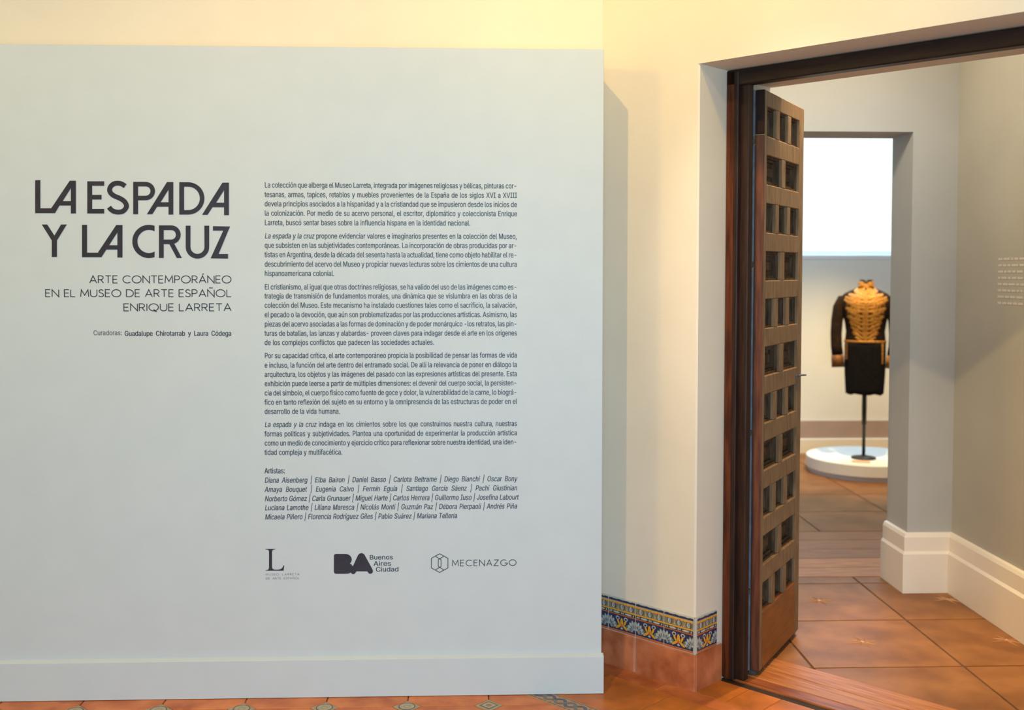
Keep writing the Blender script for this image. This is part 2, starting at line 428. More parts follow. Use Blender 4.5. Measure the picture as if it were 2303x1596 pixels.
# ------------------------------------------------------------------ floor tiles, front room
TP = 0.293; IX, IY = -0.533, 3.745; DH = 0.050; G = 0.0018
def floor_piece(name, poly, m, z0=-0.013, z1=0.0, bev=0.002):
    if len(poly) < 3 or parea(poly) < 2e-4: return None
    cx = sum(p[0] for p in poly) / len(poly); cy = sum(p[1] for p in poly) / len(poly)
    b = MB(); b.prism([(x - cx, y - cy) for x, y in poly], z0, z1, m, bev)
    return b.obj(name, floor, (cx, cy, 0))
KB = -0.458                       # the braided border begins here
for i in range(-6, 6):
    for j in range(-5, 3):
        x0 = IX + i * TP; y0 = IY + j * TP; x1 = x0 + TP; y1 = y0 + TP; d = DH + G
        poly = [(x0 + d, y0 + G), (x1 - d, y0 + G), (x1 - G, y0 + d), (x1 - G, y1 - d), (x1 - d, y1 - G), (x0 + d, y1 - G), (x0 + G, y1 - d), (x0 + G, y0 + d)]
        poly = clip(poly, -NX, -NY, -(KC + KB - G))
        poly = clip(poly, 0, -1, -4.165)
        floor_piece('floor_tile', poly, 'terracotta')
# small painted insets at the tile corners
def inset_mesh(kind):
    b = MB(); r = DH
    b.prism([(r, 0), (0, r), (-r, 0), (0, -r)], -0.013, 0.0, 'inset_glaze', 0.0015)
    def ringz(r0, r1, z, m, n=20, sq=False):
        if sq: A = [(1, 0), (0, 1), (-1, 0), (0, -1)]
        else: A = [(math.cos(2 * PI * k / n), math.sin(2 * PI * k / n)) for k in range(n)]
        nn = len(A)
        vs_ = [(x * r1, y * r1, z) for x, y in A] + [(x * r0, y * r0, z) for x, y in A]
        b.add(vs_, [(k, (k + 1) % nn, nn + (k + 1) % nn, nn + k) for k in range(nn)], m)
    if kind == 0:
        ringz(0.0265, 0.0305, 0.0006, 'inset_dark'); ringz(0.0001, 0.0265, 0.0005, 'inset_light')
        ringz(0.011, 0.013, 0.0008, 'inset_brown')
    else:
        ringz(0.030, 0.034, 0.0006, 'inset_dark', sq=True); ringz(0.0001, 0.028, 0.0005, 'inset_light', sq=True)
        ringz(0.0001, 0.012, 0.0007, 'inset_brown')
    return b.mesh('floor_inset')
im = [inset_mesh(0), inset_mesh(1)]
for i in range(-6, 6):
    for j in range(-5, 3):
        x = IX + i * TP; y = IY + j * TP
        if K_of(x, y) < KB - 0.06 and y < 4.1: put('floor_inset', im[1 if i >= 2 and j == 0 else (0 if (i + j) % 3 else 1)] if j else im[0 if i < 2 else 1], floor, (x, y, 0))
# braided border along the diagonal wall
def braid_mesh():
    b = MB(); L_, Wd = 0.146, 0.082
    b.prism([(G / 2, 0), (L_ - G / 2, 0), (L_ - G / 2, Wd), (G / 2, Wd)], -0.013, 0.0, 'braid_ground', 0.0015)
    n = 28
    for sgn, mm, z in ((1, 'braid_blue', 0.0006), (-1, 'braid_grey', 0.0009)):
        vs_ = []; fs_ = []
        for q in range(n + 1):
            t = q / n; x = G + (L_ - 2 * G) * t; a = 2 * PI * t * 1.5
            y = Wd / 2 + sgn * 0.019 * math.sin(a); dy = sgn * 0.019 * math.cos(a) * 2 * PI * 1.5 / (L_ - 2 * G)
            l = math.hypot(1, dy); ox, oy = -dy / l * 0.0065, 1 / l * 0.0065
            vs_ += [(x + ox, y + oy, z), (x - ox, y - oy, z)]
            if q: k = 2 * q; fs_.append((k - 2, k - 1, k + 1, k))
        b.add(vs_, fs_, mm)
    for yy in (0.006, Wd - 0.009): b.add([(G, yy, 0.0005), (L_ - G, yy, 0.0005), (L_ - G, yy + 0.003, 0.0005), (G, yy + 0.003, 0.0005)], [(0, 1, 2, 3)], 'inset_dark')
    return b.mesh('border_tile')
bm_ = braid_mesh()
for q in range(-5, 22):
    x, y = W(-0.03 + q * 0.146, KB)
    if y < 4.17 - 0.13: put('border_tile', bm_, floor, (x, y, 0), PHI)
def skpoly(s0, s1, k0, k1): return [W(s0, k0), W(s1, k0), W(s1, k1), W(s0, k1)]
for q in range(-3, 12):
    floor_piece('floor_tile', clip(skpoly(-0.04 + q * 0.28 + G / 2, -0.04 + (q + 1) * 0.28 - G / 2, KB + 0.082 + G, -0.09 - G / 2), 0, -1, -4.165), 'terracotta_b')
for q in range(-3, 12):
    floor_piece('floor_tile', clip(skpoly(-0.12 + q * 0.38 + G / 2, -0.12 + (q + 1) * 0.38 - G / 2, -0.09 + G / 2, -0.010), 0, -1, -4.165), 'terracotta')
for q in range(10):
    floor_piece('floor_tile', skpoly(0.004 + q * 0.1345 + G / 2 - 0.0, min(1.296, 0.004 + (q + 1) * 0.1345 - G / 2), -0.008, 0.155), 'terracotta_b')
# worn wooden threshold boards in the door opening
b = MB(); b.prism([(0.001, 0.157), (1.299, 0.157), (1.299, 0.192), (0.001, 0.192)], -0.013, -0.003, 'wood_black')
b.obj('threshold_gap', floor, (AX, AY, 0), PHI)
for k0, k1, m in ((0.193, 0.262, 'wood_thresh_dark'), (0.264, 0.372, 'wood_thresh'), (0.374, 0.498, 'wood_thresh')):
    b = MB(); b.bbox(0.003, 1.297, k0, k1, -0.013, 0.004, m, 0.003)
    b.obj('threshold_board', floor, (AX, AY, 0), PHI)

# ------------------------------------------------------------------ floor tiles, middle room
def star_mesh():
    b = MB()
    for q in range(8):
        a = 2 * PI * q / 8 + 0.2; r = 0.078 if q % 2 == 0 else 0.058; wd = 0.0021
        c_, s_ = math.cos(a), math.sin(a)
        vs_ = [(c_ * 0.006 - s_ * wd, s_ * 0.006 + c_ * wd, 0.0), (c_ * 0.006 + s_ * wd, s_ * 0.006 - c_ * wd, 0.0), (c_ * r, s_ * r, 0.0), (c_ * 0.016, s_ * 0.016, 0.0065)]
        b.add(vs_, [(1, 2, 3), (2, 0, 3), (0, 1, 3)], 'star')
    b.lathe([(0.010, 0.0), (0.009, 0.004), (0.002, 0.006)], 'star', 10)
    return b.mesh('star_inlay')
stm = star_mesh()
MXo, MYo, MW, MD = 1.33, 4.06, 0.60, 0.56
for i in range(-3, 2):
    for j in range(-3, 3):
        x0 = MXo + i * MW; y0 = MYo + j * MD
        y1 = min(y0 + MD, 5.295)
        poly = [(x0 + 0.0045, y0 + 0.0045), (x0 + MW - 0.0045, y0 + 0.0045), (x0 + MW - 0.0045, y1 - 0.0045), (x0 + 0.0045, y1 - 0.0045)]
        poly = clip(poly, NX, NY, KC + 0.503); poly = clip(poly, -1, 0, -2.318) if poly else poly
        poly = clip(poly, 1, 0, 0.26) if poly else poly
        if len(poly) < 3: continue
        t = floor_piece('floor_tile', poly, 'tile_mid')
        cx, cy = x0 + MW / 2, y0 + MD / 2
        if i == 1: cx = 2.245
        if t and j < 2 and K_of(cx, cy) > 0.55 and i >= -1:
            s_ = put('star_inlay', stm, t, (cx - t.location.x, cy - t.location.y, 0.0))
# boards of the second doorway
for y0, y1, m in ((5.30, 5.462, 'wood_thresh'), (5.466, 5.64, 'wood_thresh'), (5.644, 5.83, 'wood_floor'), (5.834, 6.03, 'wood_floor'), (6.034, 6.228, 'wood_floor')):
    b = MB(); x0, x1 = (0.45, 4.2) if y0 > 5.28 else (1.2, 2.1)
    b.bbox(x0, x1, y0, y1, -0.013, 0.0, m, 0.002); b.obj('floor_board', floor)
# last room
for i in range(-3, 6):
    for j in range(0, 6):
        x0 = 2.075 + i * 0.6; y0 = 6.232 + j * 0.525; y1 = min(y0 + 0.525, 8.965)
        x0c = max(x0, 0.41)
        if y1 - y0 < 0.05 or x0 + 0.6 - x0c < 0.05: continue
        floor_piece('floor_tile', [(x0c + 0.004, y0 + 0.004), (x0 + 0.596, y0 + 0.004), (x0 + 0.596, y1 - 0.004), (x0c + 0.004, y1 - 0.004)], 'tile_end')

# ------------------------------------------------------------------ baseboards
def base_profile(b, L_, m, h=0.292, t=0.03, flip=False, x0=0.0):
    """moulded board along +x standing against y=0, projecting to -y"""
    prof = [(0, 0), (-t, 0), (-t, h * 0.655), (-t + 0.009, h * 0.70), (-t + 0.009, h * 0.93), (-t + 0.016, h * 0.985), (-0.004, h), (0, h)]
    n = len(prof)
    vs_ = [(x0, p[0], p[1]) for p in prof] + [(x0 + L_, p[0], p[1]) for p in prof]
    fs_ = [(i, (i + 1) % n, n + (i + 1) % n, n + i) for i in range(n)] + [tuple(range(n))[::-1], tuple(range(n, 2 * n))]
    fs_ = [f_[::-1] for f_ in fs_]
    b.add(vs_, fs_, m)
# mitred run: jamb of the pier, pier front, side wall
def sweep(b, path, m, h=0.292, t=0.03):
    prof = [(0, 0.001), (t, 0.001), (t, h * 0.655), (t - 0.009, h * 0.70), (t - 0.009, h * 0.93), (t - 0.016, h * 0.985), (0.004, h), (0, h)]
    n = len(prof); P = [Vector((p[0], p[1])) for p in path]; R = []
    for i, p in enumerate(P):
        d0 = (P[i] - P[i - 1]).normalized() if i else (P[1] - P[0]).normalized()
        d1 = (P[i + 1] - P[i]).normalized() if i < len(P) - 1 else d0
        n0 = Vector((-d0.y, d0.x)); n1 = Vector((-d1.y, d1.x)); bis = (n0 + n1).normalized(); k = 1 / max(0.3, bis.dot(n0))
        R.append([(p.x + bis.x * q[0] * k, p.y + bis.y * q[0] * k, q[1]) for q in prof])
    b.rings(R, m)
b = MB(); sweep(b, [(2.32, 2.72), (2.32, 5.03), (2.10, 5.03), (2.10, 5.28)], 'base_paint')
tag(b.obj('baseboard_right'), 'tall cream moulded baseboard turning around the pier of the middle room', 'baseboard', kind='structure')
bb = tag(empty('baseboard_back', (2.95, 9.0, 0)), 'baseboard under the end wall behind the uniform, its upper half toned as shade', 'baseboard', kind='structure')
b = MB(); b.bbox(-2.54, 3.04, -0.02, 0.0, 0.124, 0.28, 'mauve', 0.003); b.obj('upper_board', bb)  # shade above and light below are put into the two board colours
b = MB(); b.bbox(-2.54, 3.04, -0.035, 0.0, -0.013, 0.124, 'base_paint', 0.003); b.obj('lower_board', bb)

# tile dado on the diagonal wall
dado = tag(empty('baseboard_left', (AX, AY, 0), PHI), 'dado of painted ceramic tiles above terracotta slabs beside the door', 'baseboard', kind='structure')
def ceramic_mesh(Wt=0.1315, Ht=0.131, u_from=0.0, u_to=1.0):
    b = MB(); T = 0.008
    b.bbox(u_from * Wt, u_to * Wt, -T, 0.0, 0.0, Ht, 'glaze_ground', 0.0012)
    lay = [0]
    def put_poly(pts, m):
        pts = clip(pts, 1, 0, u_from + 0.006); pts = clip(pts, -1, 0, -(u_to - 0.006)) if len(pts) > 2 else pts
        if len(pts) < 3: return
        lay[0] += 1
        A = sum(pts[i][0] * pts[(i + 1) % len(pts)][1] - pts[(i + 1) % len(pts)][0] * pts[i][1] for i in range(len(pts)))
        if A < 0: pts = pts[::-1]
        b.add([(u * Wt, -T - 0.00015 - 0.000012 * lay[0], v * Ht) for u, v in pts], [tuple(range(len(pts)))], m)
    def rect(u0, v0, u1, v1, m): put_poly([(u0, v0), (u1, v0), (u1, v1), (u0, v1)], m)
    def ell(cu, cv, ru, rv, m, rot=0.0, n=10):
        c_, s_ = math.cos(rot), math.sin(rot)
        put_poly([(cu + ru * math.cos(a) * c_ - rv * math.sin(a) * s_, cv + ru * math.cos(a) * s_ + rv * math.sin(a) * c_) for a in [2 * PI * q / n for q in range(n)]], m)
    rect(0, 0.0, 1, 0.055, 'g_orange'); rect(0, 0.06, 1, 0.515, 'g_blue'); rect(0, 0.515, 1, 0.545, 'g_orange')
    rect(0, 0.545, 1, 0.635, 'g_dark'); rect(0, 0.635, 1, 0.680, 'g_yellow'); rect(0, 0.68, 1, 0.86, 'g_olive')
    rect(0, 0.855, 1, 0.905, 'g_yellow'); rect(0, 0.848, 1, 0.858, 'g_orange')
    put_poly([(0, 0.925)] + [(1, 0.925)] + [(1 - q / 10, 0.985 + 0.012 * math.sin(q * 2.3)) for q in range(11)], 'g_blue')
    for e in range(3):                                   # eggs and darts
        cu = 0.19 + e * 0.325
        ell(cu, 0.772, 0.100, 0.094, 'g_brown', n=12); ell(cu, 0.772, 0.088, 0.090, 'g_dark', n=12); ell(cu - 0.006, 0.772, 0.062, 0.084, 'g_white', n=12); ell(cu + 0.014, 0.78, 0.030, 0.060, 'g_grey')
        put_poly([(cu + 0.165 - 0.028, 0.69), (cu + 0.165 + 0.028, 0.69), (cu + 0.165, 0.845)], 'g_sand')
    for cu, ru in ((0.055, 0.022), (0.115, 0.022), (0.30, 0.13), (0.49, 0.022), (0.55, 0.022), (0.74, 0.13), (0.93, 0.022)):
        ell(cu, 0.59, ru, 0.03, 'g_white')
    for sgn, base in ((1, 0.0), (-1, 1.0)):              # palmettes on the joints
        for ang, ln, ww in ((78, 0.19, 0.05), (56, 0.20, 0.055), (34, 0.22, 0.05), (14, 0.24, 0.045), (-6, 0.24, 0.045)):
            a = math.radians(ang); bx = base + sgn * 0.03; by = 0.13
            cu = bx + sgn * math.sin(a) * ln * 0.85; cv = by + math.cos(a) * ln * 0.78
            ell(cu, cv, ww + 0.012, ln * 0.62 + 0.012, 'g_slate', -sgn * a); ell(cu, cv, ww, ln * 0.60, 'g_white', -sgn * a)
            ell(cu, cv - 0.03, ww * 0.35, ln * 0.28, 'g_slate', -sgn * a, 6)
    for sgn in (1, -1):                                  # scrolls and the yellow fleur
        ell(0.5 + sgn * 0.15, 0.43, 0.075, 0.06, 'g_white'); ell(0.5 + sgn * 0.15, 0.425, 0.04, 0.032, 'g_blue')
        ell(0.5 + sgn * 0.12, 0.31, 0.035, 0.10, 'g_yellow', -sgn * 0.5)
        ell(0.5 + sgn * 0.13, 0.17, 0.04, 0.11, 'g_yellow', sgn * 1.0)
        ell(0.5 + sgn * 0.20, 0.24, 0.03, 0.05, 'g_green', -sgn * 0.6)
    ell(0.5, 0.30, 0.055, 0.15, 'g_yellow'); ell(0.5, 0.21, 0.035, 0.06, 'g_orange'); ell(0.5, 0.13, 0.05, 0.03, 'g_white')
    return b.mesh('ceramic_tile')
cm = ceramic_mesh()
TW = 0.1335
for q in range(1, 5):
    put('ceramic_tile', cm, dado, (-q * TW + 0.001, 0.0, 0.141))
# tiles turning into the reveal (their face looks along +s)
cm2 = ceramic_mesh(0.1335, 0.131, 0.0, 1.0)
put('ceramic_tile', cm2, dado, (0.001, 0.0005, 0.141), PI / 2)
b = MB(); b.box(-0.535, 0.002, -0.0055, -0.001, 0.0, 0.2745, 'grout_light'); b.box(0.0, 0.0045, -0.0055, 0.164, 0.0, 0.144, 'grout_light')
b.box(0.0, 0.0045, -0.0055, 0.137, 0.144, 0.2745, 'grout_light'); b.obj('grout_bed', dado)
# terracotta slabs below
for s0, s1 in ((-0.535, -0.272), (-0.268, 0.006)):
    b = MB(); b.bbox(s0, s1, -0.010, -0.0004, -0.011, 0.1375, 'terracotta_wall', 0.003); b.obj('terracotta_slab', dado)
b = MB(); b.bbox(0.0004, 0.010, -0.004, 0.172, -0.011, 0.1375, 'terracotta_wall', 0.003); b.obj('terracotta_slab', dado)

# ------------------------------------------------------------------ wooden door: frame and carved leaf
door = tag(empty('door_1', (AX, AY, 0), PHI), 'dark wooden door frame with its carved coffered leaf standing open', 'door', kind='structure')
FK0, FK1 = 0.178, 0.228
b = MB()
b.bbox(0.002, 0.050, FK0, FK1, 0.004, 2.300, 'wood_red', 0.004)
b.bbox(0.050, 0.088, FK0 + 0.018, FK0 + 0.052, 0.004, 2.300, 'wood_dark', 0.003)
b.bbox(0.036, 0.056, FK0 - 0.004, FK0 + 0.02, 0.004, 2.296, 'wood_dark', 0.003)
b.obj('door_post', door)
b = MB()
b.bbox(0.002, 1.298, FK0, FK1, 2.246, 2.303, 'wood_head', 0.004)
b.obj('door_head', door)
b = MB()
b.bbox(1.235, 1.298, FK0, FK1, 0.004, 2.245, 'wood_red', 0.004); b.obj('door_post', door)

LW, LT, LZ0, LZ1 = 0.553, 0.052, 0.022, 2.236
lx, ly = 1.093, 3.973
la_ = math.radians(57.8)
# leaf in the door's local frame
dx, dy = lx - AX, ly - AY
lox, loy = dx * DX + dy * DY, dx * NX + dy * NY
b = MB(); RD = 0.036
b.bbox(0.0, LW, RD, LT, LZ0, LZ1, 'wood_leaf', 0.003)
leaf = b.obj('door_leaf', door, (lox, loy, 0), la_ - PHI)
tag(leaf, 'coffered leaf of dark worn wood seen nearly edge-on')
def leafbox(name, x0, x1, z0, z1, m='wood_leaf', y0=0.0, y1=RD, bv=0.0025):
    q = MB(); q.bbox(x0, x1, y0, y1, z0, z1, m, bv); return q.obj(name, leaf)
zc = [2.122 - 0.1822 * i for i in range(11)]; hh = 0.056
leafbox('stile', 0.0, 0.030, LZ0, LZ1); leafbox('stile', 0.488, LW, LZ0, LZ1)
b = MB(); b.bbox(-0.006, 0.0, 0.0, 0.034, LZ0 + 0.002, LZ1 - 0.17, 'wood_edge', 0.002); b.obj('hinge_edge', leaf)
b = MB(); b.bbox(-0.005, 0.0, 0.0, 0.034, LZ1 - 0.165, LZ1, 'wood_dark', 0.002); tag(b.obj('hinge_edge', leaf), 'darker top end of the hinge edge')
for z0_, z1_ in ((LZ0, 0.32), (0.34, 0.93), (0.95, 1.57), (1.59, 2.03), (2.06, LZ1)):
    b = MB(); b.bbox(-0.012, 0.0, 0.036, LT, z0_, z1_, 'strip', 0.002); b.obj('weather_strip', leaf)
rails = [(LZ1, zc[0] + hh)] + [(zc[i] - hh, zc[i + 1] + hh) for i in range(10)] + [(zc[10] - hh, LZ0)]
for k, (zt, zb) in enumerate(rails):
    if k == 11: tag(leafbox('rail', 0.030, 0.488, zb, zt, 'wood_kick'), 'plain orange-brown bottom board')
    else: leafbox('rail', 0.030, 0.488, zb, zt)
P3 = [(0.030, 0.150), (0.198, 0.312), (0.360, 0.488)]; P2 = [(0.030, 0.232), (0.284, 0.488)]
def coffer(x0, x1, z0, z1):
    q = MB(); m = 'wood_coffer_shade'
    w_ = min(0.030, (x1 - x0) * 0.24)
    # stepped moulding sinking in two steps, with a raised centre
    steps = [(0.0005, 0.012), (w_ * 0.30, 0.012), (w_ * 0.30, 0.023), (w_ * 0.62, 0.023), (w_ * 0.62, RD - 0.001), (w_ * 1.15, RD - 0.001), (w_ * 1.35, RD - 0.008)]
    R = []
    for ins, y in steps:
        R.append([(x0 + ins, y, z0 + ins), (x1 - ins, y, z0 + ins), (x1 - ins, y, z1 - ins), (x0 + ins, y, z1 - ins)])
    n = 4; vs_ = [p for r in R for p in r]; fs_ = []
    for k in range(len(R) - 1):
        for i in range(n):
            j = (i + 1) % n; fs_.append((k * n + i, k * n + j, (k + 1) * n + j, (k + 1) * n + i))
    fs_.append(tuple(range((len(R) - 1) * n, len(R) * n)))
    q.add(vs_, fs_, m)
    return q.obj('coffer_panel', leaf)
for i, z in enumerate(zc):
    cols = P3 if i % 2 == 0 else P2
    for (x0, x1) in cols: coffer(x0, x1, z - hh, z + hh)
    for a_, c_ in zip(cols[:-1], cols[1:]): leafbox('mullion', a_[1], c_[0], z - hh, z + hh)
# hinges and latch
for z in (2.045, 1.58, 0.94, 0.33):
    b = MB(); b.lathe([(0.007, z - 0.009), (0.008, z - 0.008), (0.008, z + 0.008), (0.007, z + 0.009)], 'iron', 12, -0.008, 0.044); b.obj('hinge', leaf)
b = MB(); b.tube([(0.46, -0.004, 1.118), (0.54, -0.006, 1.117), (0.585, -0.012, 1.114)], [0.004, 0.004, 0.003], 'iron', 8)
b.lathe([(0.010, 1.112), (0.010, 1.124)], 'iron', 10, 0.47, -0.002); b.obj('latch', leaf)
b = MB(); b.box(0.0, LW + 0.012, 0.012, LT - 0.01, 0.006, LZ0, 'iron'); b.obj('draught_strip', leaf)

# ------------------------------------------------------------------ text panel
PX0, PX1, PZ, PYF = -2.6, 0.470, 2.355, 3.85
panel = tag(empty('text_panel', (-0.6, 4.0, 0)), 'large pale grey exhibition panel with black Spanish text and logos', 'panel')
ox, oy = -0.6, 4.0
b = MB(); b.bbox(PX0 - ox, PX1 - ox, PYF - oy, 4.168 - oy, 0.002, PZ, 'panel', 0.0015); b.obj('panel_board', panel)
b = MB()
prof = [(3.85, 0.002), (3.833, 0.002), (3.833, 0.1385), (3.835, 0.1400), (3.849, 0.1475), (3.85, 0.1475)]
n = len(prof)
vs_ = [(PX0 - ox, p[0] - oy, p[1]) for p in prof] + [(0.4765 - ox, p[0] - oy, p[1]) for p in prof]
b.add(vs_, [(i, n + i, n + (i + 1) % n, (i + 1) % n)[::-1] for i in range(n)] + [tuple(range(n)), tuple(range(n, 2 * n))[::-1]], 'panel')
b.obj('panel_skirting', panel)

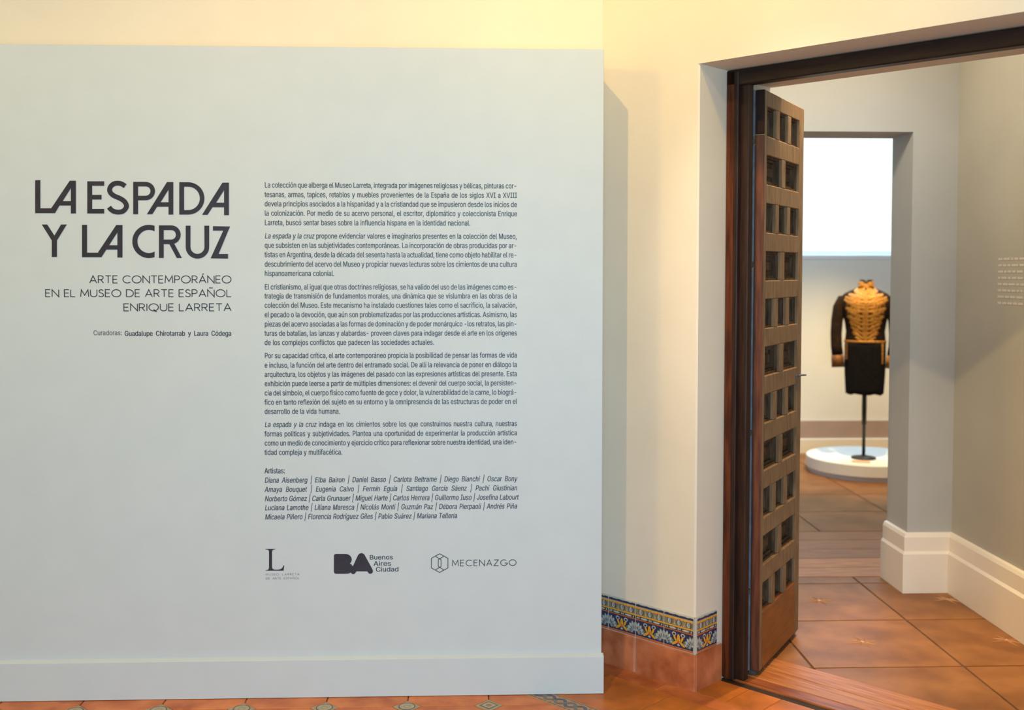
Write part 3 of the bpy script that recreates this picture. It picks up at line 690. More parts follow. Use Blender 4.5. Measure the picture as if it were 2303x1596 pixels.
# glyph outlines of a plain grotesque: char, advance, then closed Bezier contours
GLYPHS = r"""
a389/160 -9 22 0 -24 0;94 5 20 -9 -19 9;48 45 11 -18 -12 17;30 108 0 -25 0 22;43 161 -8 -14 9 14;78 193 -15 -8 14 8;125 211 -17 -4 18 4;178 220 -18 -2 23 3;234 227 -15 -2 14 1;265 235 -7 -4 7 4;276 255 0 -10 0 0;276 257 0 -1 0 15;267 297 6 -11 -6 11;240 322 12 -6 -12 6;196 331 17 0 -18 0;149 322 13 6 -13 -5;118 301 8 8 -8 -9;100 274 4 9 -20 6;41 291 20 -6 9 23;79 346 -17 -14 16 14;133 375 -20 -6 20 6;194 384 -21 0 14 0;239 379 -16 4 16 -3;286 360 -15 10 15 -9;322 320 -9 18 10 -17;337 251 0 29 0 -83;337 0 0 84 -20 0;277 0 20 0 0 17;277 52 0 -17 -2 0;272 52 2 0 -4 -9;252 25 9 9 -9 -10;215 1 15 6 -15 -6/170 45 -15 0 23 0;228 59 -16 -9 15 9;263 93 -8 -14 8 14;276 138 0 -16 0 17;276 190 0 -17 -3 -3;259 182 9 2 -8 -2;231 176 11 2 -10 -2;200 171 10 1 -10 -1;175 168 7 1 -14 -2;134 159 13 4 -13 -5;103 139 8 9 -7 -8;92 105 0 14 0 -13;102 72 -7 9 7 -9;130 52 -12 5 12 -4
b424/229 -8 32 0 -23 0;172 4 15 -8 -14 8;138 31 8 -10 -9 11;118 59 5 -8 -2 0;112 59 2 0 0 -20;112 0 0 20 -20 0;53 0 19 0 0 170;53 509 0 -170 20 0;114 509 -21 0 0 -63;114 319 0 63 1 0;118 319 -1 0 5 8;137 346 -8 -10 8 10;171 373 -14 -8 15 8;229 384 -24 0 32 0;313 361 -24 15 24 -16;370 293 -14 29 13 -30;390 189 0 40 0 -40;370 84 13 30 -14 -29;313 16 24 16 -24 -16/220 47 -23 0 24 0;279 66 -16 -13 16 12;316 117 -8 -22 8 21;328 189 0 -27 0 27;316 261 8 -21 -8 21;280 311 16 -12 -16 13;220 330 24 0 -23 0;161 312 16 12 -16 -12;125 263 8 21 -8 -21;113 189 0 28 0 -28;125 115 -8 21 8 -21;162 65 -16 12 16 -12
c396/207 -8 19 0 -34 0;117 16 26 -16 -26 17;56 85 15 -29 -15 29;34 187 0 -38 0 40;56 291 -15 -29 15 30;117 360 -26 -17 26 16;207 384 -34 0 19 0;260 377 -17 5 16 -5;305 356 -13 9 14 -9;340 322 -10 13 10 -13;362 277 -5 17 -20 -5;303 262 19 5 -3 10;290 289 6 -8 -5 8;270 311 8 -6 -8 6;242 325 11 -3 -10 3;207 330 13 0 -25 0;145 310 16 13 -16 -13;108 258 8 22 -8 -21;96 187 0 26 0 -25;108 117 -8 22 8 -21;145 66 -16 13 16 -13;207 46 -25 0 13 0;243 52 -11 -4 10 3;271 66 -8 -6 8 6;292 89 -6 -9 5 8;304 117 -3 -10 20 -5;363 102 -20 5 -5 -17;341 56 10 14 -9 -13;306 21 14 10 -13 -9;261 -1 16 5 -17 -5
d424/195 -8 24 0 -31 0;111 16 25 -16 -24 16;55 84 13 -29 -14 30;34 189 0 -40 0 40;55 293 -14 -30 14 29;112 361 -24 -16 24 15;196 384 -32 0 23 0;253 373 -15 8 15 -8;287 346 -8 10 9 -10;306 319 -4 8 2 0;311 319 -2 0 0 63;311 509 0 -63 20 0;372 509 -21 0 0 -170;372 0 0 170 -20 0;313 0 19 0 0 20;313 59 0 -20 -2 0;307 59 2 0 -5 -8;287 31 8 11 -9 -10;252 4 15 8 -14 -8/205 47 -24 0 22 0;263 65 -16 -12 16 12;299 115 -8 -21 9 21;312 189 0 -28 0 28;300 263 8 -21 -8 21;263 312 16 -12 -16 12;205 330 23 0 -24 0;145 311 16 13 -16 -12;108 261 8 21 -8 -21;96 189 0 27 0 -27;109 117 -9 21 8 -22;145 66 -16 12 16 -13
e404/212 -8 26 0 -37 0;117 16 26 -16 -27 17;56 85 14 -29 -15 29;34 187 0 -39 0 39;55 290 -14 -30 14 29;115 359 -26 -16 26 17;205 384 -34 0 21 0;266 374 -20 7 19 -7;319 341 -16 15 16 -15;357 282 -9 24 9 -24;371 194 0 34 0 -8;371 169 0 9 -99 0;75 169 99 0 0 18;75 221 0 -17 88 0;338 221 -88 0 -9 -6;310 202 9 6 0 25;298 269 8 -20 -8 19;263 314 15 -11 -16 11;205 330 23 0 -23 0;146 313 17 12 -16 -11;109 270 9 18 -9 -19;96 211 0 21 0 -11;96 178 0 11 0 -28;110 106 -9 20 10 -19;151 61 -17 11 17 -10;212 46 -23 0 16 0;254 53 -13 -5 12 4;285 73 -8 -9 9 9;306 105 -5 -12 19 -4;365 91 -20 5 -6 -20;335 39 14 15 -14 -15;283 4 20 9 -21 -8
f254/228 379 -74 0 0 -17;228 327 0 17 -74 0;6 327 74 0 0 17;6 379 0 -17 74 0/81 0 20 0 0 144;81 432 0 -144 0 21;96 486 -10 -15 10 14;135 519 -16 -8 17 7;187 530 -18 0 14 0;222 527 -9 2 10 -2;243 521 -5 2 -5 -18;227 468 6 18 -3 2;215 472 5 -1 -5 1;195 474 8 0 -19 0;154 460 9 9 -8 -9;142 419 0 18 0 -140;142 0 0 140 -21 0
g425/207 -151 31 0 -28 0;134 -140 21 -7 -21 8;82 -110 14 -13 -13 12;51 -69 7 -15 16 9;101 -41 -17 -9 6 -8;122 -66 -9 9 8 -9;154 -88 -13 6 14 -6;207 -97 -21 0 31 0;282 -75 -19 -15 20 15;311 -6 0 -31 0 25;311 68 0 -24 -1 0;306 68 2 0 -5 -8;287 41 8 10 -9 -9;252 16 15 7 -14 -8;195 5 24 0 -31 0;113 27 24 -15 -25 14;55 90 14 -28 -14 28;34 191 0 -39 0 39;55 293 -14 -29 14 29;112 361 -24 -16 25 15;196 384 -31 0 24 0;253 373 -14 8 15 -8;288 346 -8 10 9 -10;308 319 -5 8 1 0;313 319 -2 0 0 20;313 379 0 -20 20 0;372 379 -19 0 0 -129;372 -9 0 130 0 -33;350 -90 15 21 -15 -21;291 -136 25 10 -25 -10/205 59 -24 0 23 0;264 75 -16 -11 16 11;300 121 -8 -20 8 20;312 193 0 -28 0 27;300 264 8 -21 -8 20;264 312 16 -11 -16 12;205 330 23 0 -24 0;145 312 16 12 -16 -13;109 262 8 21 -9 -20;96 193 0 26 0 -27;109 123 -9 20 8 -20;145 76 -16 11 17 -11
h410/114 227 0 22 0 -76;114 0 0 76 -21 0;53 0 20 0 0 170;53 509 0 -170 20 0;114 509 -21 0 0 -74;114 287 0 74 -4 0;102 287 4 0 12 35;152 362 -21 -15 22 15;227 384 -28 0 26 0;295 369 -19 10 20 -11;341 321 -11 21 11 -22;357 240 0 33 0 -80;357 0 0 80 -20 0;296 0 20 0 0 78;296 235 0 -78 0 30;273 304 15 -16 -15 17;210 329 27 0 -18 0;161 317 14 8 -15 -8;126 283 9 15 -8 -16
i167/53 0 20 0 0 126;53 379 0 -126 20 0;114 379 -21 0 0 -126;114 0 0 126 -21 0/84 443 11 0 -12 0;54 455 8 -8 -9 7;41 483 0 -11 0 11;54 512 -9 -8 8 8;84 524 -12 0 11 0;114 512 -8 8 8 -8;126 483 0 11 0 -11;114 455 8 7 -8 -8
j167/53 379 0 -136 20 0;114 379 -21 0 0 -136;114 -30 0 136 0 -23;102 -90 8 17 -9 -17;65 -129 16 9 -17 -9;4 -143 24 0 -5 0;-10 -143 5 0 0 19;-10 -87 0 -18 4 0;2 -87 -4 0 18 0;40 -72 -8 -10 9 10;53 -29 0 -19 0 136/83 443 12 0 -11 0;53 455 9 -8 -8 7;41 483 0 -11 0 11;53 512 -8 -8 9 8;83 524 -11 0 12 0;114 512 -9 8 8 -8;126 483 0 11 0 -11;114 455 8 7 -9 -8
l189/139 -2 8 0 -29 0;74 20 14 -15 -14 15;53 84 0 -27 0 142;53 509 0 -142 20 0;114 509 -21 0 0 -137;114 99 0 136 0 -18;120 62 -4 7 5 -7;146 52 -13 0 6 0;160 53 -3 -1 4 0;170 54 -3 0 3 -17;181 3 -4 17 -6 -2;162 -1 7 1 -8 -1
m610/53 0 20 0 0 126;53 379 0 -126 19 0;112 379 -20 0 0 -28;112 295 0 28 -1 0;108 295 1 0 5 21;132 346 -11 -14 12 13;172 376 -15 -7 15 7;219 386 -16 0 28 0;287 361 -17 17 18 -17;321 295 -5 27 -3 0;312 295 3 0 5 18;337 343 -12 -14 12 14;381 375 -17 -8 17 7;437 386 -21 0 22 0;497 372 -18 9 18 -10;541 328 -11 20 10 -19;557 255 0 30 0 -85;557 0 0 85 -21 0;496 0 20 0 0 85;496 254 0 -85 0 27;473 313 15 -12 -16 12;419 330 20 0 -17 0;374 320 13 7 -12 -7;345 290 7 13 -6 -12;335 247 0 16 0 -82;335 0 0 82 -20 0;274 0 21 0 0 87;274 260 0 -87 0 21;253 311 14 -13 -14 13;199 330 22 0 -14 0;158 320 13 7 -14 -7;126 289 8 14 -8 -13;114 238 0 20 0 -79;114 0 0 79 -21 0
n410/114 227 0 22 0 -76;114 0 0 76 -21 0;53 0 20 0 0 126;53 379 0 -126 19 0;112 379 -20 0 0 -30;112 287 0 31 -3 0;102 287 4 0 12 35;152 362 -21 -15 22 15;227 384 -28 0 26 0;295 369 -19 10 19 -11;341 321 -11 21 11 -22;357 240 0 33 0 -80;357 0 0 80 -20 0;296 0 20 0 0 78;296 235 0 -78 0 30;273 304 15 -16 -15 17;210 329 27 0 -18 0;161 317 14 8 -15 -8;126 283 9 15 -8 -16
o415/207 -8 35 0 -34 0;117 16 26 -16 -26 17;56 85 15 -29 -15 29;34 187 0 -38 0 40;56 291 -15 -29 15 30;117 360 -26 -17 26 16;207 384 -34 0 35 0;299 360 -26 16 26 -17;359 291 -14 30 15 -29;381 187 0 40 0 -38;359 85 15 29 -14 -29;299 16 26 17 -26 -16/207 46 -25 0 26 0;270 66 -16 -13 17 13;307 117 -8 -21 8 22;319 187 0 -25 0 26;307 258 8 -22 -8 22;270 310 17 -13 -16 13;207 330 26 0 -25 0;145 310 16 13 -16 -13;108 258 8 22 -8 -21;96 187 0 26 0 -25;108 117 -8 22 8 -21;145 66 -16 13 16 -13
p424/53 -143 20 0 0 174;53 379 0 -174 19 0;112 379 -20 0 0 -20;112 319 0 20 2 0;118 319 -2 0 5 8;137 346 -8 -10 8 10;171 373 -14 -8 15 8;229 384 -24 0 32 0;313 361 -24 15 24 -16;370 293 -14 29 13 -30;390 189 0 40 0 -40;370 84 13 30 -14 -29;313 16 24 16 -24 -16;229 -8 32 0 -23 0;173 4 14 -8 -15 8;138 31 8 -10 -8 11;118 59 5 -8 -1 0;114 59 1 0 0 -67;114 -143 0 67 -21 0/220 47 -23 0 24 0;279 66 -16 -13 16 12;316 117 -8 -22 8 21;328 189 0 -27 0 27;316 261 8 -21 -8 21;280 311 16 -12 -16 13;220 330 24 0 -23 0;161 312 16 12 -16 -12;125 263 8 21 -8 -21;113 189 0 28 0 -28;125 115 -8 21 8 -21;162 65 -16 12 16 -12
q424/372 -143 0 174 -21 0;311 -143 20 0 0 67;311 59 0 -67 -2 0;306 59 2 0 -4 -8;287 31 8 11 -9 -10;252 4 15 8 -14 -8;195 -8 24 0 -31 0;111 16 25 -16 -24 16;55 84 13 -29 -14 30;34 189 0 -40 0 40;55 293 -14 -30 14 29;112 361 -24 -16 24 15;196 384 -32 0 23 0;253 373 -15 8 15 -8;287 346 -8 10 9 -10;307 319 -5 8 2 0;313 319 -2 0 0 20;313 379 0 -20 19 0;372 379 -20 0 0 -174/205 47 -24 0 22 0;263 65 -16 -12 16 12;299 115 -8 -21 9 21;312 189 0 -28 0 28;300 263 8 -21 -8 21;263 312 16 -12 -16 12;205 330 23 0 -24 0;145 311 16 13 -16 -12;108 261 8 21 -8 -21;96 189 0 27 0 -27;109 117 -9 21 8 -22;145 66 -16 12 16 -13
r259/53 0 20 0 0 126;53 379 0 -126 19 0;112 379 -20 0 0 -19;112 321 0 19 1 0;115 321 -1 0 7 19;152 367 -17 -12 18 12;213 385 -23 0 5 0;229 384 -6 1 6 0;243 384 -3 0 0 -21;243 322 0 21 -1 1;230 324 7 -1 -7 1;207 326 8 0 -18 0;159 315 14 7 -14 -8;126 284 8 13 -8 -14;114 237 0 18 0 -79;114 0 0 79 -21 0
s365/182 -8 29 0 -26 0;112 3 21 -7 -20 8;62 38 13 -15 -13 15;36 94 4 -22 19 4;94 107 -20 -5 5 -21;124 60 -15 10 15 -10;181 45 -23 0 27 0;244 62 -15 -11 16 12;268 103 0 -16 0 13;254 136 9 -9 -9 8;212 155 19 -4 -21 5;149 170 21 -5 -34 8;72 208 17 -17 -17 17;47 274 0 -27 0 22;65 332 -12 -17 12 16;115 370 -21 -9 21 10;187 384 -27 0 26 0;254 372 -19 8 18 -7;299 339 -12 14 11 -14;324 290 -5 19 -19 -4;268 277 19 4 -5 15;243 316 12 -12 -13 11;187 333 25 0 -22 0;131 317 15 10 -15 -11;109 277 0 16 0 -14;124 243 -10 9 10 -8;172 223 -22 5 19 -5;229 209 -19 5 35 -8;306 171 -16 17 17 -17;331 107 0 26 0 -23;312 47 13 17 -12 -17;260 6 22 10 -23 -9
t227/204 379 -66 0 0 -17;204 327 0 17 -66 0;6 327 66 0 0 17;6 379 0 -17 66 0/65 471 0 -126 20 0;126 471 -20 0 0 -124;126 98 0 124 0 -17;136 61 -7 8 7 -7;170 50 -16 0 4 0;185 51 -6 -1 6 1;202 54 -5 -1 4 -18;213 2 -4 17 -6 -2;192 -3 8 1 -8 -1;168 -4 8 0 -32 0;92 21 18 -17 -18 17;65 93 0 -31 0 126
u410/182 -5 29 0 -25 0;115 11 19 -11 -20 10;69 59 11 -22 -11 21;53 139 0 -32 0 80;53 379 0 -80 20 0;114 379 -21 0 0 -78;114 144 0 78 0 -30;137 75 -16 16 15 -17;200 50 -27 0 18 0;249 62 -14 -8 15 8;283 97 -8 -16 9 15;296 153 0 -22 0 75;296 379 0 -75 20 0;357 379 -20 0 0 -126;357 0 0 126 -20 0;298 0 20 0 0 31;298 92 0 -31 3 0;307 92 -3 0 -12 -35;257 17 22 15 -22 -15
v389/163 0 21 0 -49 126;17 379 49 -126 23 0;84 379 -22 0 27 -74;165 155 -27 75 9 -23;187 87 -6 23 6 -23;206 21 -7 21 -8 0;184 21 7 0 7 21;203 87 -6 -23 6 23;224 155 -8 -23 27 75;305 379 -27 -74 22 0;371 379 -22 0 -48 -126;226 0 49 126 -21 0
x379/21 0 23 0 50 73;171 218 -50 -73 0 -16;171 171 0 16 -47 69;29 379 47 -69 23 0;100 379 -24 0 16 -24;147 306 -15 24 13 -19;179 253 -9 17 9 -16;207 206 -9 15 -10 0;175 206 11 0 10 15;202 253 -8 -16 9 17;233 306 -12 -19 16 24;282 379 -16 -24 23 0;352 379 -24 0 -48 -70;209 169 47 70 0 15;209 214 0 -15 49 -71;358 0 -50 71 -24 0;287 0 23 0 -19 28;231 85 18 -28 -12 18;200 136 9 -16 -9 16;173 182 9 -15 10 0;205 182 -11 0 -10 -15;178 136 8 16 -8 -16;148 85 12 18 -19 -28;91 0 19 28 -23 0
y389/47 -139 4 -1 5 18;61 -86 -4 -17 4 0;71 -87 -3 0 12 -3;104 -89 -10 -2 10 2;130 -74 -8 -8 8 8;151 -36 -6 -17 4 12;163 -1 -4 -12 -49 127;17 379 49 -127 23 0;84 379 -22 0 27 -74;165 155 -27 75 9 -23;187 87 -6 22 6 -23;206 21 -7 21 -8 0;184 21 7 0 6 21;202 87 -6 -23 7 23;224 155 -8 -23 27 75;305 379 -27 -74 22 0;371 379 -22 0 -55 -145;204 -58 56 146 -8 -20;177 -107 10 13 -11 -13;139 -136 14 7 -14 -6;91 -145 18 0 -10 0;65 -143 7 -1 -8 1
z380/42 0 99 0 0 15;42 46 0 -16 70 91;254 320 -71 -92 0 1;254 323 0 -1 -69 0;48 323 69 0 0 19;48 379 0 -18 95 0;333 379 -95 0 0 -16;333 331 0 16 -69 -90;126 60 69 90 0 -1;126 56 0 2 71 0;339 56 -71 0 0 -18;339 0 0 19 -99 0
á389/160 -9 22 0 -24 0;94 5 20 -9 -19 9;48 45 11 -18 -12 17;30 108 0 -25 0 22;43 161 -8 -14 9 14;78 193 -15 -8 14 8;125 211 -17 -4 18 4;178 220 -18 -2 23 3;234 227 -15 -2 14 1;265 235 -7 -4 7 4;276 255 0 -10 0 0;276 257 0 -1 0 15;267 297 6 -11 -6 11;240 322 12 -6 -12 6;196 331 17 0 -18 0;149 322 13 6 -13 -5;118 301 8 8 -8 -9;100 274 4 9 -20 6;41 291 20 -6 9 23;79 346 -17 -14 16 14;133 375 -20 -6 20 6;194 384 -21 0 14 0;239 379 -16 4 16 -3;286 360 -15 10 15 -9;322 320 -9 18 10 -17;337 251 0 29 0 -83;337 0 0 84 -20 0;277 0 20 0 0 17;277 52 0 -17 -2 0;272 52 2 0 -4 -9;252 25 9 9 -9 -10;215 1 15 6 -15 -6/170 45 -15 0 23 0;228 59 -16 -9 15 9;263 93 -8 -14 8 14;276 138 0 -16 0 17;276 190 0 -17 -3 -3;259 182 9 2 -8 -2;231 176 11 2 -10 -2;200 171 10 1 -10 -1;175 168 7 1 -14 -2;134 159 13 4 -13 -5;103 139 8 9 -7 -8;92 105 0 14 0 -13;102 72 -7 9 7 -9;130 52 -12 5 12 -4/162 429 17 0 16 33;210 529 -16 -33 23 0;278 529 -23 0 -22 -33;212 429 22 33 -16 0
é404/212 -8 26 0 -37 0;117 16 26 -16 -27 17;56 85 14 -29 -15 29;34 187 0 -39 0 39;55 290 -14 -30 14 29;115 359 -26 -16 26 17;205 384 -34 0 21 0;266 374 -20 7 19 -7;319 341 -16 15 16 -15;357 282 -9 24 9 -24;371 194 0 34 0 -8;371 169 0 9 -99 0;75 169 99 0 0 18;75 221 0 -17 88 0;338 221 -88 0 -9 -6;310 202 9 6 0 25;298 269 8 -20 -8 19;263 314 15 -11 -16 11;205 330 23 0 -23 0;146 313 17 12 -16 -11;109 270 9 18 -9 -19;96 211 0 21 0 -11;96 178 0 11 0 -28;110 106 -9 20 10 -19;151 61 -17 11 17 -10;212 46 -23 0 16 0;254 53 -13 -5 12 4;285 73 -8 -9 9 9;306 105 -5 -12 19 -4;365 91 -20 5 -6 -20;335 39 14 15 -14 -15;283 4 20 9 -21 -8/177 429 17 0 16 33;225 529 -16 -33 22 0;293 529 -23 0 -22 -33;227 429 22 33 -17 0
í167/53 0 20 0 0 126;53 379 0 -126 20 0;114 379 -21 0 0 -126;114 0 0 126 -21 0/57 429 16 0 16 33;104 529 -15 -33 23 0;173 529 -23 0 -22 -33;107 429 22 33 -17 0
ó415/207 -8 35 0 -34 0;117 16 26 -16 -26 17;56 85 15 -29 -15 29;34 187 0 -38 0 40;56 291 -15 -29 15 30;117 360 -26 -17 26 16;207 384 -34 0 35 0;299 360 -26 16 26 -17;359 291 -14 30 15 -29;381 187 0 40 0 -38;359 85 15 29 -14 -29;299 16 26 17 -26 -16/207 46 -25 0 26 0;270 66 -16 -13 17 13;307 117 -8 -21 8 22;319 187 0 -25 0 26;307 258 8 -22 -8 22;270 310 17 -13 -16 13;207 330 26 0 -25 0;145 310 16 13 -16 -13;108 258 8 22 -8 -21;96 187 0 26 0 -25;108 117 -8 22 8 -21;145 66 -16 13 16 -13/181 429 16 0 16 33;228 529 -16 -33 23 0;297 529 -23 0 -22 -33;231 429 22 33 -17 0
ú410/182 -5 29 0 -25 0;115 11 19 -11 -20 10;69 59 11 -22 -11 21;53 139 0 -32 0 80;53 379 0 -80 20 0;114 379 -21 0 0 -78;114 144 0 78 0 -30;137 75 -16 16 15 -17;200 50 -27 0 18 0;249 62 -14 -8 15 8;283 97 -8 -16 9 15;296 153 0 -22 0 75;296 379 0 -75 20 0;357 379 -20 0 0 -126;357 0 0 126 -20 0;298 0 20 0 0 31;298 92 0 -31 3 0;307 92 -3 0 -12 -35;257 17 22 15 -22 -15/178 429 17 0 16 33;226 529 -16 -33 22 0;294 529 -23 0 -22 -33;228 429 22 33 -17 0
ñ410/114 227 0 22 0 -76;114 0 0 76 -21 0;53 0 20 0 0 126;53 379 0 -126 19 0;112 379 -20 0 0 -30;112 287 0 31 -3 0;102 287 4 0 12 35;152 362 -21 -15 22 15;227 384 -28 0 26 0;295 369 -19 10 19 -11;341 321 -11 21 11 -22;357 240 0 33 0 -80;357 0 0 80 -20 0;296 0 20 0 0 78;296 235 0 -78 0 30;273 304 15 -16 -15 17;210 329 27 0 -18 0;161 317 14 8 -15 -8;126 283 9 15 -8 -16/250 446 16 0 -9 0;225 450 8 -2 -8 3;202 460 7 -3 -7 4;182 470 6 -3 -6 3;167 475 4 0 -6 0;153 466 3 6 -2 -6;149 448 0 6 -15 0;106 448 14 0 1 20;120 498 -9 -13 9 14;161 518 -18 0 9 0;185 514 -7 3 8 -3;207 504 -7 4 6 -4;226 494 -7 3 6 -3;243 490 -6 0 6 0;256 496 -3 -4 3 4;262 517 -1 -10 14 0;304 517 -14 0 -1 -21;289 466 9 13 -9 -13
A480/16 0 23 0 62 170;201 509 -61 -170 25 0;276 509 -25 0 62 -170;463 0 -62 170 -23 0;395 0 23 0 -36 101;287 302 36 -100 -6 19;264 372 9 -28 -9 28;232 478 13 -43 4 0;245 478 -4 0 -12 -43;213 371 9 28 -9 -28;191 302 5 18 -36 -100;85 0 35 101 -23 0/110 142 87 0 0 19;110 199 0 -19 87 0;370 199 -87 0 0 -19;370 142 0 19 -87 0
B456/60 0 62 0 0 170;60 509 0 -170 60 0;241 509 -60 0 35 0;329 491 -23 12 23 -12;381 442 -12 20 11 -20;398 374 0 25 0 -22;387 320 7 14 -8 -14;356 286 13 8 -12 -9;315 267 15 4 0 -2;315 262 0 2 16 -1;363 245 -16 10 16 -10;402 203 -10 18 11 -18;418 136 0 27 0 -25;400 67 12 20 -12 -21;344 18 26 12 -25 -12;247 0 40 0 -63 0/125 57 0 58 40 0;245 57 -40 0 39 0;330 80 -17 -15 17 15;355 137 0 -23 0 17;342 184 9 -14 -8 14;306 218 15 -9 -16 9;248 231 23 0 -41 0;125 231 41 0 0 -58/125 285 0 56 37 0;238 285 -38 0 19 0;288 296 -15 -7 15 7;323 326 -8 -13 9 13;336 372 0 -17 0 23;313 429 15 -15 -16 15;240 452 33 0 -38 0;125 452 38 0 0 -56
C510/267 -7 26 0 -44 0;150 25 34 -21 -34 21;70 115 19 -39 -20 39;40 254 0 -53 0 54;70 393 -20 -39 19 39;150 484 -34 -22 34 21;267 516 -44 0 26 0;340 504 -23 8 23 -7;402 471 -18 15 18 -14;448 418 -12 21 12 -20;473 348 -5 26 -22 0;408 348 22 0 -4 18;389 395 9 -14 -8 13;357 428 13 -9 -12 10;315 449 16 -5 -15 5;267 456 17 0 -31 0;184 432 24 16 -25 -15;125 364 14 30 -14 -30;103 254 0 43 0 -43;125 145 -14 30 15 -30;184 76 -25 16 25 -15;267 53 -31 0 17 0;315 60 -15 -5 16 5;357 81 -12 -10 13 9;389 114 -8 -13 9 14;408 160 -4 -17 22 0;473 160 -22 0 -4 -25;448 91 12 20 -12 -21;402 38 19 14 -18 -15;341 5 22 7 -23 -8
D502/219 0 52 0 -41 0;96 0 41 0 0 19;96 57 0 -19 40 0;215 57 -40 0 41 0;318 81 -27 -16 27 16;379 149 -13 -30 13 30;399 255 0 -41 0 41;379 361 13 -30 -13 29;320 428 26 -16 -27 16;221 452 39 0 -43 0;93 452 43 0 0 19;93 509 0 -19 44 0;225 509 -44 0 50 0;353 478 -36 21 35 -20;433 391 -18 38 19 -38;462 255 0 53 0 -53;433 119 19 38 -19 -38;351 31 36 20 -37 -21/125 509 -22 0 0 -170;125 0 0 170 -22 0;60 0 22 0 0 170;60 509 0 -170 22 0
E419/60 0 105 0 0 170;60 509 0 -170 104 0;372 509 -104 0 0 -19;372 452 0 19 -82 0;125 452 82 0 0 -56;125 286 0 55 77 0;355 286 -77 0 0 -19;355 229 0 19 -77 0;125 229 77 0 0 -57;125 57 0 57 83 0;375 57 -83 0 0 -19;375 0 0 19 -105 0
F410/60 0 22 0 0 170;60 509 0 -170 103 0;369 509 -103 0 0 -19;369 452 0 19 -81 0;125 452 81 0 0 -58;125 278 0 58 73 0;346 278 -74 0 0 -19;346 221 0 19 -74 0;125 221 73 0 0 -74;125 0 0 74 -22 0
G520/269 -7 40 0 -46 0;149 25 35 -21 -34 21;69 116 19 -39 -19 39;40 254 0 -53 0 54;69 393 -19 -39 19 39;149 484 -34 -22 34 21;265 516 -44 0 27 0;340 504 -23 8 24 -8;403 469 -18 15 19 -15;449 416 -12 21 12 -20;474 349 -4 24 -22 0;408 349 22 0 -5 16;387 393 9 -13 -8 13;356 427 12 -10 -12 9;315 448 15 -4 -15 5;265 456 18 0 -30 0;183 432 25 16 -24 -15;125 364 14 30 -14 -30;103 254 0 43 0 -43;125 145 -14 30 15 -30;184 76 -25 16 25 -15;269 53 -32 0 28 0;345 71 -22 -12 22 12;396 123 -12 -22 13 23;415 202 0 -30 6 -1;434 199 -6 1 -50 0;283 199 50 0 0 19;283 256 0 -19 65 0;478 256 -65 0 0 -19;478 200 0 19 0 -42;451 91 18 31 -18 -31;377 19 31 17 -32 -17
H517/60 0 22 0 0 170;60 509 0 -170 22 0;125 509 -22 0 0 -74;125 289 0 73 89 0;392 289 -89 0 0 73;392 509 0 -74 22 0;457 509 -22 0 0 -170;457 0 0 170 -22 0;392 0 22 0 0 77;392 232 0 -77 -89 0;125 232 89 0 0 -77;125 0 0 77 -22 0
I300/31 0 80 0 0 19;31 57 0 -19 29 0;118 57 -29 0 0 132;118 452 0 -132 -29 0;31 452 29 0 0 19;31 509 0 -19 80 0;269 509 -79 0 0 -19;269 452 0 19 -29 0;183 452 29 0 0 -132;183 57 0 132 29 0;269 57 -29 0 0 -19;269 0 0 19 -79 0
J396/185 -7 45 0 -45 0;75 33 29 -27 -28 26;33 145 0 -48 0 10;33 173 0 -9 22 0;98 173 -22 0 0 -9;98 145 0 10 0 -31;122 74 -16 17 15 -16;185 50 -26 0 26 0;248 74 -16 -16 16 17;272 145 0 -31 0 122;272 509 0 -121 21 0;336 509 -21 0 0 -121;336 145 0 122 0 -48;294 33 28 26 -28 -27
L393/60 0 100 0 0 170;60 509 0 -170 22 0;125 509 -22 0 0 -151;125 57 0 151 78 0;361 57 -79 0 0 -19;361 0 0 19 -100 0
M628/60 0 21 0 0 170;60 509 0 -170 31 0;152 509 -31 0 41 -107;277 187 -42 107 3 -7;287 159 -3 11 4 -11;299 123 -4 13 4 -13;311 84 -4 13 4 -13;322 49 -3 10 -5 0;307 49 5 0 3 10;318 83 -4 -13 4 12;330 121 -4 -13 4 13;342 158 -4 -11 4 12;352 187 -3 -8 42 107;476 509 -41 -107 31 0;568 509 -31 0 0 -170;568 0 0 170 -21 0;504 0 21 0 0 97;504 291 0 -97 0 11;504 327 0 -13 1 13;505 369 0 -15 0 14;506 413 0 -15 0 15;507 457 0 -14 2 0;513 457 -2 0 -5 -16;498 409 5 17 -6 -16;482 363 5 15 -5 -15;467 322 5 12 -4 -13;456 291 3 8 -38 -97;342 0 38 97 -19 0;286 0 19 0 -38 97;170 291 39 -97 -3 8;159 321 4 -12 -4 12;145 361 5 -15 -5 15;129 408 6 -17 -5 16;112 457 6 -16 2 0;119 457 -2 0 0 -13;120 416 0 15 0 -15;121 372 0 15 0 -15;122 328 -1 14 0 -13;122 291 0 11 0 -97;122 0 0 97 -21 0
N523/60 0 22 0 0 170;60 509 0 -170 25 0;136 509 -25 0 69 -109;343 183 -69 108 6 -9;363 151 -8 13 7 -13;388 107 -9 16 8 -17;414 55 -9 18 -3 0;405 54 3 0 -2 18;401 108 0 -18 -1 18;399 157 0 -15 0 15;399 195 0 -10 0 105;399 509 0 -105 21 0;463 509 -21 0 0 -170;463 0 0 170 -25 0;387 0 25 0 -62 97;202 290 62 -97 -8 13;177 331 9 -15 -8 14;148 381 11 -19 -11 19;108 452 15 -28 3 1;119 454 -4 -1 1 -26;122 384 -1 21 1 -22;124 328 0 16 1 -16;125 291 0 9 0 -97;125 0 0 97 -22 0
